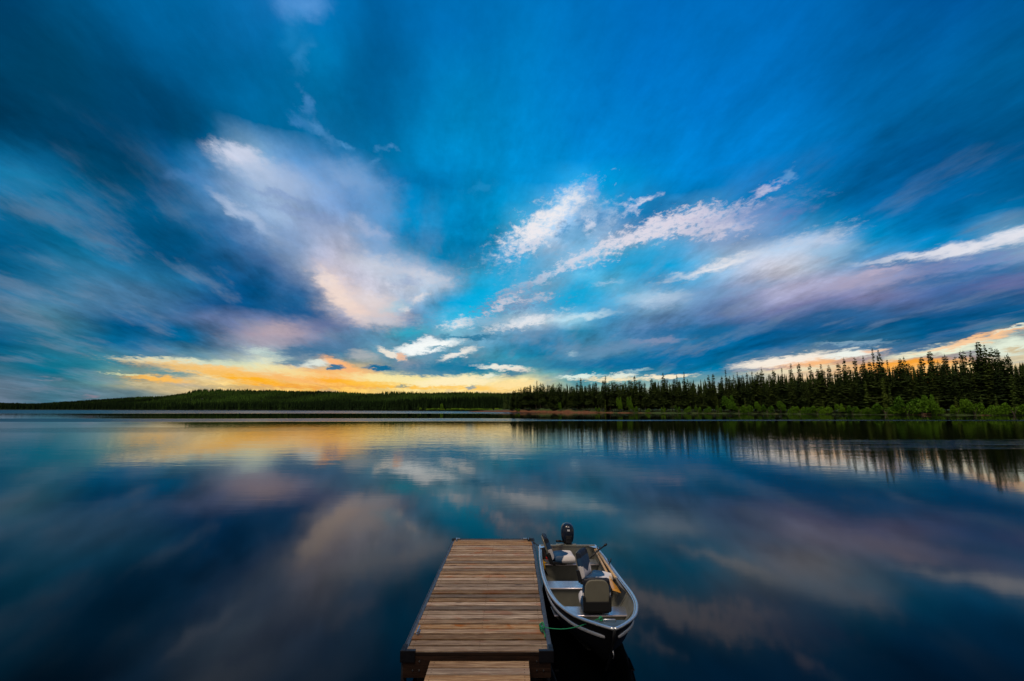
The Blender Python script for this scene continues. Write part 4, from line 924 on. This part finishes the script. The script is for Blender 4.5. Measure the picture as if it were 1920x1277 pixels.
# ------------------------------------------------------------------ the boat: transom at y 9.93, bow tip at y 5.87
boat = tag(empty('boat', (1.19, 7.9, 0)), 'open aluminium fishing boat with three seats tied bow-first alongside the dock', 'boat')
BX, BY = 1.19, 7.9
def bt(x, y, z): return Vector((x - BX, y - BY, z))
HB = [(5.87, 0.0), (5.95, .085), (6.1, .20), (6.24, .295), (6.44, .405), (6.67, .49), (7.0, .575), (7.4, .622), (8.0, .640), (8.6, .638), (9.2, .62), (9.93, .585)]
def xc(y): return interp(y, [(5.87, 1.22), (7.0, 1.205), (8.2, 1.165), (9.93, 1.15)])
def gz(y): return interp(y, [(5.87, .77), (6.4, .69), (7.0, .63), (7.8, .575), (8.6, .55), (9.93, .55)])
def spline(y, pts):
    # smooth interpolation through the table
    i = 0
    while i < len(pts) - 2 and pts[i + 1][0] < y: i += 1
    x0, a = pts[i]; x1, b_ = pts[i + 1]; t = min(max((y - x0) / (x1 - x0), 0), 1)
    am = pts[i - 1] if i > 0 else (x0 - (x1 - x0), a - (b_ - a) * (1 if i else 0)); bm = pts[i + 2] if i + 2 < len(pts) else (x1 + (x1 - x0), b_)
    m0 = (b_ - am[1]) / (x1 - am[0]); m1_ = (bm[1] - a) / (bm[0] - x0)
    if i == 0: m0 = (b_ - a) / (x1 - x0) * 1.3
    h = x1 - x0
    return (2*t**3 - 3*t**2 + 1) * a + (t**3 - 2*t**2 + t) * h * m0 + (-2*t**3 + 3*t**2) * b_ + (t**3 - t**2) * h * m1_
def hb(y): return max(0.0, spline(y, HB))
NS = 40
def station(s):
    """half section at s (0 transom .. 1 bow): gunwale, upper side, chine, bottom, keel"""
    e = 1 - (1 - s) ** 1.0
    yg = 9.93 + (5.87 - 9.93) * e; yc = 9.93 + (6.13 - 9.93) * e; yk = 9.93 + (6.62 - 9.93) * e
    def hbn(t, k=1.0): return hb(9.93 + (5.87 - 9.93) * t)
    bg = hbn(e); bc = bg * (.86 - .12 * s ** 3)
    zc_ = .13 + .27 * s ** 2.6; zk = -.10 + .12 * s ** 6
    if s > .999: bg = bc = 0.0
    pg = (bg, yg, gz(yg)); pc = (bc, yc, zc_); pk = (0.0, yk, zk)
    pu = (pg[0] * .45 + pc[0] * .55 + .012 * (bg > 0), (pg[1] + pc[1]) / 2, (pg[2] + pc[2]) / 2)
    pb = (bc * .5, (yc + yk) / 2, (zc_ + zk) / 2 - .02)
    return pg, pu, pc, pb, pk
SS = [1 - (1 - i / NS) ** 1.35 for i in range(NS + 1)]
def P3(p, side): return bt(xc(p[1]) + side * p[0], p[1], p[2])
b = MB(); rings = []
for s in SS:
    st = station(s); ring = [P3(p, -1) for p in st] + [P3(p, 1) for p in st[:-1][::-1]]; rings.append(ring)
b.loft(rings, close=False, cap=False)
hull = b.build('hull', [M_out], boat, smooth=True)
# inner skin, a little inside the outer one
b = MB(); rings = []
for s in SS[:-1]:
    st = station(s); o_ = .012
    def inn(p, k):
        return (max(0, p[0] * (1, .985, .95, .93, 1)[k] - o_), p[1] + (.03 if s > .8 else 0), p[2] + (0, 0, .03, .045, .05)[k] - (.004 if k == 0 else 0))
    st2 = [inn(p, k) for k, p in enumerate(st)]
    rings.append([P3(p, -1) for p in st2] + [P3(p, 1) for p in st2[:-1][::-1]])
b.loft(rings, close=False, cap=False); inner = b.build('inner_skin', [M_in], boat, smooth=True)
# floor boards
b = MB(); n0 = len(b.v)
for y in np.linspace(9.85, 6.9, 12):
    hw = hb(y) * .62 * (1 if y > 7.6 else (y - 6.3) / 1.3); b.v += [bt(xc(y) - hw, y, .055), bt(xc(y) + hw, y, .055)]
for i in range(11): b.face([2*i, 2*i+1, 2*i+3, 2*i+2])
b.build('floor', [painted('floor_paint', (.085, .08, .068), .6, 0, .6)], boat, solid=.01)
# transom
b = MB(); st = station(0.0)
outer = [P3(p, -1) for p in st] + [P3(p, 1) for p in st[:-1][::-1]]
fr = [p + Vector((0, .0, .0)) for p in outer]; bk = [p + Vector((0, -.035, 0)) for p in outer]
b.loft([fr, bk], True, True); b.build('transom', [M_in], boat)
b = MB(); b.box(bt(1.15, 9.915, .575), (1.12, .06, .03)); b.box(bt(1.12, 9.93, .50), (.42, .075, .20)); b.build('motor_board', [M_in], boat, bevel=.006)
for sx in (-1, 1):   # transom corner plates
    b = MB(); c0 = bt(1.15 + sx * .585, 9.93, .566); b.v = [c0 + Vector(p) for p in ((0, .03, .012), (-sx * .20, .03, .012), (-sx * .18, -.03, .010), (-sx * .04, -.17, .006), (sx * .015, -.17, .006))]
    b.face([0, 1, 2, 3, 4]); b.build('corner_plate', [M_alu], boat, solid=.008)
# gunwale rail
def rail(name, which, r, side, mat, s0=0.0, s1=1.0, dz=0.0, dx=0.0, sx=1.0):
    pts = []
    for s in SS:
        if s < s0 or s > s1: continue
        p = station(s)[which]; q = P3((p[0] + dx * (p[0] > 0), p[1] - (dx if s > .97 else 0), p[2] + dz), side); pts.append(q)
    b = MB(); b.tube(pts, r, 8, True, sx); return b.build(name, [mat], boat, smooth=True)
def spray(side):
    """broad pale strip below the gunwale on the forward half"""
    pts = []; rr = []
    for s in SS:
        if s < .42 or s > .988: continue
        st = station(s); f = .40; p = [st[0][k] * (1 - f) + st[2][k] * f for k in range(3)]
        pts.append(P3((p[0] + .012, p[1], p[2]), side)); rr.append(.026 * min(1, (s - .40) / .2, (1.0 - s) / .04 + .2))
    b = MB(); b.tube(pts, rr, 8, True, .5); return b.build('spray_rail', [M_strip], boat, smooth=True)
M_strip = painted('pale_strip', (.78, .80, .82), .3, .35, .2, 8)
for sd_ in (-1, 1):
    rail('gunwale', 0, .020, sd_, M_alu, dz=.004, sx=1.15)
    rail('inner_gunwale_lip', 0, .009, sd_, M_alu, 0, .93, dz=.0, dx=-.034)
    spray(sd_)
    rail('rub_strip', 1, .007, sd_, M_out, .0, .98, dz=.02, dx=.006)
# stem strip, keel and bow eye
b = MB(); st = [(5.86, .775), (5.94, .62), (6.08, .42), (6.26, .22), (6.45, .05), (6.62, -.10)]
b.tube([bt(1.22, y - .005, z) for y, z in st], [.020, .017, .015, .015, .014, .012], 8); b.build('stem', [M_out], boat, smooth=True)
b = MB(); ey, ez = 6.03, .43; b.tube([bt(1.222 + .0, ey - .02 - .035 * math.sin(a), ez + .045 * math.cos(a)) for a in np.linspace(0, math.pi, 9)], .007, 6); b.build('bow_eye', [M_steel], boat, smooth=True)
# bow plate
b = MB(); tipy = 5.885; side_l = []; side_r = []
for y in (5.89, 5.96, 6.05, 6.14, 6.20):
    side_l.append(bt(xc(y) - hb(y) * .97, y, gz(y) + .010)); side_r.append(bt(xc(y) + hb(y) * .97, y, gz(y) + .010))
b.v = side_l + side_r
for i in range(4): b.face([i, i + 1, i + 6, i + 5][::-1])
b.build('bow_plate', [painted('bow_plate_paint', (.07, .10, .125), .45, .3, .3)], boat, solid=.008)
b = MB(); b.tube([bt(1.14, 6.155, .742), bt(1.15, 6.155, .758), bt(1.29, 6.155, .758), bt(1.30, 6.155, .742)], .009, 8); b.build('bow_handle', [M_alu], boat, smooth=True)
# benches: flat box seats across the hull
def bench(name, y0, y1, z, cut=.03):
    o = MB(); w0, w1 = hb(y0) * .95 - cut, hb(y1) * .95 - cut; c0, c1 = xc(y0), xc(y1)
    t = [bt(c0 - w0, y0, z), bt(c0 + w0, y0, z), bt(c1 + w1, y1, z), bt(c1 - w1, y1, z)]
    o.v = t + [p - Vector((0, 0, .006)) for p in t]; o.face([0, 1, 2, 3]); o.face([7, 6, 5, 4]); o.face([0, 4, 5, 1]); o.face([1, 5, 6, 2]); o.face([2, 6, 7, 3]); o.face([3, 7, 4, 0])
    top = o.build(name, [M_tread], boat, bevel=.002)
    o = MB(); o.tube([bt(c0 - w0, y0 - .003, z - .008), bt(c0 + w0, y0 - .003, z - .008)], .013, 8); o.build('edge_lip', [painted('lip_aluminium', (.78, .72, .80), .3, .5, .1)], top, smooth=True)
    f = MB(); wz = .72 if y0 > 8 else .55; zb = .05 if y0 > 8 else .14
    f.v = [bt(c0 - w0, y0 + .012, z - .012), bt(c0 + w0, y0 + .012, z - .012), bt(c0 + w0 * wz, y0 + .012, zb), bt(c0 - w0 * wz, y0 + .012, zb),
           bt(c1 - w1, y1 - .012, z - .012), bt(c1 + w1, y1 - .012, z - .012), bt(c1 + w1 * wz, y1 - .012, zb), bt(c1 - w1 * wz, y1 - .012, zb)]
    f.face([3, 2, 1, 0]); f.face([4, 5, 6, 7]); f.build('bench_front', [M_in], top)
    return top
bench('bench', 9.45, 9.76, .36); bench('bench', 8.26, 8.58, .36); bench('bench', 7.21, 7.51, .37, .0)
# ribs along the inside of the hull
for s in (.12, .21, .30, .50, .58, .74):
    for sd_ in (-1, 1):
        st = station(s); b = MB(); b.tube([P3((st[0][0] - .022, st[0][1], st[0][2] - .03), sd_), P3((st[1][0] - .024, st[1][1], st[1][2]), sd_), P3((st[2][0] - .03, st[2][1], st[2][2] + .02), sd_)], .009, 6); b.build('rib', [M_in], boat, smooth=True)

# ------------------------------------------------------------------ seats
def pad(w, h, t, blue, mats, name, parent, M, pw=3.2, crown=.25, nx=44, ny=44):
    """upholstered slab: rounded outline, domed faces; blue(x, y) -> True where the vinyl is navy"""
    b = MB()
    def P(u, v, side):
        # superellipse outline mapping of a square grid
        x = u; y = v; k = 1 - .10 * (abs(u * v)) ** 1.5
        edge = max(abs(u), abs(v)); th = t / 2 * (1 - edge ** 6) ** .5 if edge < 1 else 0
        dome = crown * t * (1 - abs(u) ** 2.5) * (1 - abs(v) ** 2.5) * (1 if side > 0 else .1)
        bol = .22 * t * (math.exp(-((abs(u) - .78) / .16) ** 2)) * (1 if side > 0 else 0)
        return M @ Vector((x * k * w / 2, side * (th + dome + bol), y * k * h / 2))
    for side in (1, -1):
        base = len(b.v)
        us = [math.sin(i / nx * math.pi - math.pi / 2) for i in range(nx + 1)]; vs = [math.sin(j / ny * math.pi - math.pi / 2) for j in range(ny + 1)]
        for j in range(ny + 1):
            for i in range(nx + 1): b.v.append(P(us[i], vs[j], side))
        for j in range(ny):
            for i in range(nx):
                q = base + j * (nx + 1) + i; uc = (us[i] + us[i + 1]) / 2; vc = (vs[j] + vs[j + 1]) / 2
                b.mi = blue(uc, vc) if side > 0 else (blue(uc, vc) if max(abs(uc), abs(vc)) > .9 else 2)
                f = [q, q + 1, q + nx + 2, q + nx + 1]; b.face(f[::-1] if side > 0 else f)
    o = b.build(name, mats, parent, smooth=True)
    w_ = o.modifiers.new('weld', 'WELD'); w_.merge_threshold = .0005
    return o
def seat(x, y, z, face_deg, lean, label, bh=.46):
    """swivel seat; face_deg: direction the sitter looks, counted from +X anticlockwise"""
    piv = MB(); piv.tube([(0, 0, 0), (0, 0, .012)], .10, 16); piv.tube([(0, 0, .012), (0, 0, .04)], .035, 12); piv.box((0, 0, .045), (.24, .24, .014))
    o = piv.build('swivel_seat', [M_black], boat); o.location = bt(x, y, z); o.rotation_euler = (0, 0, math.radians(face_deg - 90)); o['label'] = label
    # cushion: local +Y is forward; slab normal is its local Y, so turn it flat
    Mc = Matrix.Translation((0, .02, .135)) @ Matrix.Rotation(math.radians(90), 4, 'X') @ Matrix.Rotation(math.radians(180), 4, 'Z') @ Matrix.Identity(4)
    Mc = Matrix.Translation((0, .03, .105)) @ Matrix(((1, 0, 0, 0), (0, 0, 1, 0), (0, 1, 0, 0), (0, 0, 0, 1)))
    def bl_c(u, v): return 0 if v < .45 - abs(u) * 1.1 + .25 * math.cos(u * 5) else 1
    pad(.44, .43, .115, lambda u, v: (0 if v < .42 - .75 * abs(u) ** 1.6 else 1), [M_navy, M_white, M_shell], 'cushion', o, Mc)
    a = math.radians(lean); hy, hz = -.205, .075
    Mb = Matrix.Translation((0, hy, hz)) @ Matrix.Rotation(a, 4, 'X') @ Matrix.Translation((0, 0, bh / 2 + .03))
    def bl_b(u, v):
        if v > .52: return 2
        return 0 if v > -.60 + .62 * abs(u) ** .9 else 1
    pad(.42, bh, .075, lambda u, v: bl_b(u, v), [M_navy, M_white, M_navy2], 'backrest', o, Mb)
    # plastic shell on the back with a navy rim and a black hinge bar
    s_ = MB(); pts = []
    for k in range(28):
        t = 2 * math.pi * k / 28; c_, q_ = math.cos(t), math.sin(t); e_ = 2 / 4.2
        px_ = math.copysign(abs(c_) ** e_, c_) * .182 * (1 - .12 * max(0, q_)); pz_ = math.copysign(abs(q_) ** e_, q_) * (bh / 2 - .02); pts.append((px_, pz_))
    s_.loft([[Mb @ Vector((p[0], -.030, p[1])) for p in pts], [Mb @ Vector((p[0], -.046, p[1])) for p in pts], [Mb @ Vector((p[0] * .94, -.052, p[1] * .95)) for p in pts]], True, True)
    s_.build('back_shell', [M_shell], o)
    h = MB()
    for sx in (-1, 1): h.box(Mb @ Vector((sx * .190, -.035, -bh / 2 + .07)), (.035, .07, .20), (Matrix.Rotation(a, 3, 'X'))); h.box((sx * .190, hy + .08, .07), (.03, .24, .05))
    h.box(Mb @ Vector((0, -.052, -bh / 2 + .035)), (.37, .03, .13), Matrix.Rotation(a, 3, 'X')); h.box((0, hy + .02, .045), (.37, .05, .05))
    h.build('hinge', [M_black], o, bevel=.006)
    return o
seat(1.245, 7.42, .375, 91, 3, 'bow seat with its plain olive-grey back turned to the camera', .42)
seat(1.475, 8.33, .37, -30, 13, 'middle seat turned sideways, navy and white back and cushion both showing')
seat(.985, 9.47, .37, 4, 19, 'stern seat facing right with its dark back leaning over the dock side')

# ------------------------------------------------------------------ outboard motor
MX, MY = 1.165, 10.02
b = MB()
b.tube([bt(MX, MY + .06, .70), bt(MX, MY + .08, .35), bt(MX, MY + .10, -.35)], [.075, .06, .045], 12)
b.box(bt(MX, MY - .01, .58), (.20, .10, .17)); b.box(bt(MX - .07, MY - .10, .57), (.035, .05, .14)); b.box(bt(MX + .07, MY - .10, .57), (.035, .05, .14))
b.box(bt(MX, MY + .04, .70), (.15, .2, .10)); b.box(bt(MX + .12, MY - .02, .60), (.05, .06, .16))
motor = b.build('outboard_motor', [M_black], boat, bevel=.008); motor.location.z = -.10; motor['label'] = 'black outboard motor on the stern with a dark blue cowling'
prof = [(.70, .085, .11), (.735, .112, .145), (.80, .128, .165), (.88, .136, .172), (.96, .134, .168), (1.02, .118, .150), (1.06, .088, .118), (1.085, .045, .06)]
b = MB(); rings = []
for z, rx, ry in prof:
    rings.append([bt(MX + rx * math.copysign(abs(math.cos(t)) ** .8, math.cos(t)), MY + .05 + .02 * (z - .7) + ry * math.copysign(abs(math.sin(t)) ** .8, math.sin(t)), z) for t in np.linspace(0, 2 * math.pi, 28, endpoint=False)])
b.loft(rings, True, True); b.build('cowling', [M_cowl], motor, smooth=True)
b = MB()   # recessed dark front panel of the cowling and pull handle
b.box(bt(MX, MY - .118, .80), (.115, .05, .14)); b.tube([bt(MX - .035, MY - .15, .83), bt(MX + .035, MY - .15, .83)], .012, 8); b.build('front_panel', [M_black], motor, bevel=.015)
b = MB(); b.tube([bt(MX - .05, MY - .09, .73), bt(MX - .15, MY - .16, .775), bt(MX - .21, MY - .20, .79)], [.018, .016, .014], 8); b.tube([bt(MX - .17, MY - .17, .78), bt(MX - .255, MY - .23, .80)], .023, 10); b.build('tiller_handle', [M_black], motor, smooth=True)
M_mark = MT('white_marking', rough=.5, color=(.75, .78, .85)).m
b = MB(); b.box(bt(MX + .005, MY - .118, .975), (.050, .012, .030)); b.box(bt(MX + .008, MY - .092, 1.035), (.034, .012, .010), Matrix.Rotation(-.6, 3, 'X')); b.box(bt(MX + .09, MY - .085, .64), (.03, .012, .045)); b.build('maker_mark', [M_mark], motor)
b = MB(); b.box(bt(MX, MY - .125, .765), (.035, .012, .018)); b.build('red_label', [MT('red_label', color=(.35, .03, .02)).m], motor)
# oarlocks and small fittings on the gunwales
for (x, y, z, rz) in ((1.72, 9.55, .57, .5), (1.78, 8.82, .565, 0)):
    b = MB(); b.tube([bt(x, y, z - .05), bt(x, y, z + .05)], .012, 8); b.tube([bt(x - .03, y, z + .10), bt(x - .025, y, z + .05), bt(x, y, z + .03), bt(x + .025, y, z + .05), bt(x + .03, y, z + .10)], .009, 6); b.build('oarlock', [M_black], boat, smooth=True)
b = MB(); b.tube([bt(1.50, 9.28, .52), bt(1.62, 9.36, .60), bt(1.84, 9.50, .70)], [.012, .014, .013], 8); b.tube([bt(1.83, 9.495, .695), bt(1.875, 9.525, .715)], .022, 8); b.build('rod_holder', [M_black], boat, smooth=True)
b = MB(); b.tube([bt(.60, 9.38, .46), bt(.615, 9.34, .40), bt(.63, 9.32, .33), bt(.62, 9.33, .28)], [.012, .022, .018, .010], 8); b.tube([bt(.59, 9.36, .44), bt(.66, 9.33, .42)], .012, 6)
b.build('yellow_strap', [M_yel], boat, smooth=True)

# ------------------------------------------------------------------ things lying in the boat
def oar(blade_mat, shaft_mat, A, B, label, flat):
    A = Vector(A); B = Vector(B); o = tag(empty('oar', (A + B) / 2), label, 'oar', 'oars lying along the right side of the boat')
    m = (A + B) / 2; d = (B - A).normalized(); L = (B - A).length; side = d.cross(Vector((0, 0, 1))).normalized(); up = side.cross(d)
    b = MB(); b.tube([A - m, A - m + d * .12], .019, 8); b.tube([A - m + d * .10, B - m - d * .45], [.021, .022], 8); b.build('shaft', [shaft_mat], o, smooth=True)
    b = MB(); rings = []
    for t, wd, th in ((0, .017, .015), (.12, .03, .012), (.28, .062, .009), (.45, .072, .007), (.55, .068, .006)):
        c = B - m + d * (t - .5); sd = side * math.cos(flat) + up * math.sin(flat); u2 = up * math.cos(flat) - side * math.sin(flat)
        rings.append([c + sd * wd * math.cos(a) + u2 * th * math.sin(a) for a in np.linspace(0, 2 * math.pi, 12, endpoint=False)])
    b.loft(rings, True, True); b.build('blade', [blade_mat], o, smooth=True)
    return o
oar(M_blade, M_oar, (1.69, 9.82, .53), (1.655, 7.72, .52), 'oar with the golden varnished blade, lying nearer the middle of the boat', .3)
oar(M_grey, M_oar, (1.715, 9.80, .55), (1.745, 7.66, .57), 'oar with the grey weathered blade, lying against the right gunwale', .75)
b = MB(); b.box((0, 0, .11), (.34, .26, .22)); b.tube([(-.08, 0, .22), (-.08, 0, .26), (.08, 0, .26), (.08, 0, .22)], .012, 6)
ft = b.build('fuel_tank', [M_red], bevel=.03, loc=(.80, 9.70 + .0, .10)); ft.location = (.86, 9.84 - .12, .16); ft.location.y = 9.80 + .0
ft.scale = (1, .45, 1); tag(ft, 'red fuel tank tucked behind the stern bench of the boat', 'fuel tank')

# ------------------------------------------------------------------ ropes
def rope(name, pts, r, mat, label, extra=None, twist=.35):
    b = MB(); b.tube(pts, r, 7)
    if extra: extra(b)
    return tag(b.build(name, [mat], smooth=True), label, 'rope')
p0 = Vector((.42, 6.52, .51)); p1 = Vector((1.10, 6.17, .765))
pts = []
for i in range(25):
    t = i / 24; p = p0.lerp(p1, t); p.z -= .07 * math.sin(math.pi * t) * (1 - .25 * t); pts.append(p)
def knots(b):
    r2 = random.Random(9)
    for k in range(4):    # turns around the dock cleat
        a0 = r2.uniform(0, 6); pts_ = [Vector((.40 + .028 * math.cos(a), 6.55 + .075 * math.sin(a) * (1 if k % 2 else -1) , .485 + .012 * k + .008 * math.sin(2 * a))) for a in np.linspace(a0, a0 + 5.8, 16)]
        b.tube(pts_, .0075, 6)
    b.tube([Vector((.41, 6.50, .49)), Vector((.43, 6.42, .462)), Vector((.425, 6.36, .461))], .0065, 6)
    b.tube([Vector((.39, 6.6, .50)), Vector((.37, 6.68, .462)), Vector((.38, 6.72, .461))], .0065, 6)
    for k in range(3):    # knot at the bow handle
        pts_ = [Vector((1.115 + .02 * math.cos(a), 6.165 + .02 * math.sin(a + k), .765 + .018 * math.sin(a))) for a in np.linspace(0, 5.9, 12)]; b.tube(pts_, .0075, 6)
rope('mooring_rope', pts, .0055, M_rope, 'bright green mooring rope from the near right dock cleat to the bow', knots)
def knots2(b):
    for k in range(3):
        pts_ = [Vector((.38 + .03 * math.cos(a), 10.70 + .06 * math.sin(a), .475 + .012 * k)) for a in np.linspace(k, k + 5.8, 14)]; b.tube(pts_, .009, 6)
    b.tube([Vector((.47, 10.6, .47)), Vector((.50, 10.3, .40)), Vector((.505, 9.9, .34)), Vector((.50, 9.2, .33)), Vector((.497, 8.6, .36)), Vector((.49, 8.2, .452))], .007, 6)
rope('stern_line', [Vector((.40, 10.68, .49)), Vector((.47, 10.45, .50)), Vector((.53, 10.15, .52)), Vector((.565, 9.93, .575))], .009, M_rope_d, 'dark rope tying the boat stern to the far right dock corner', knots2)
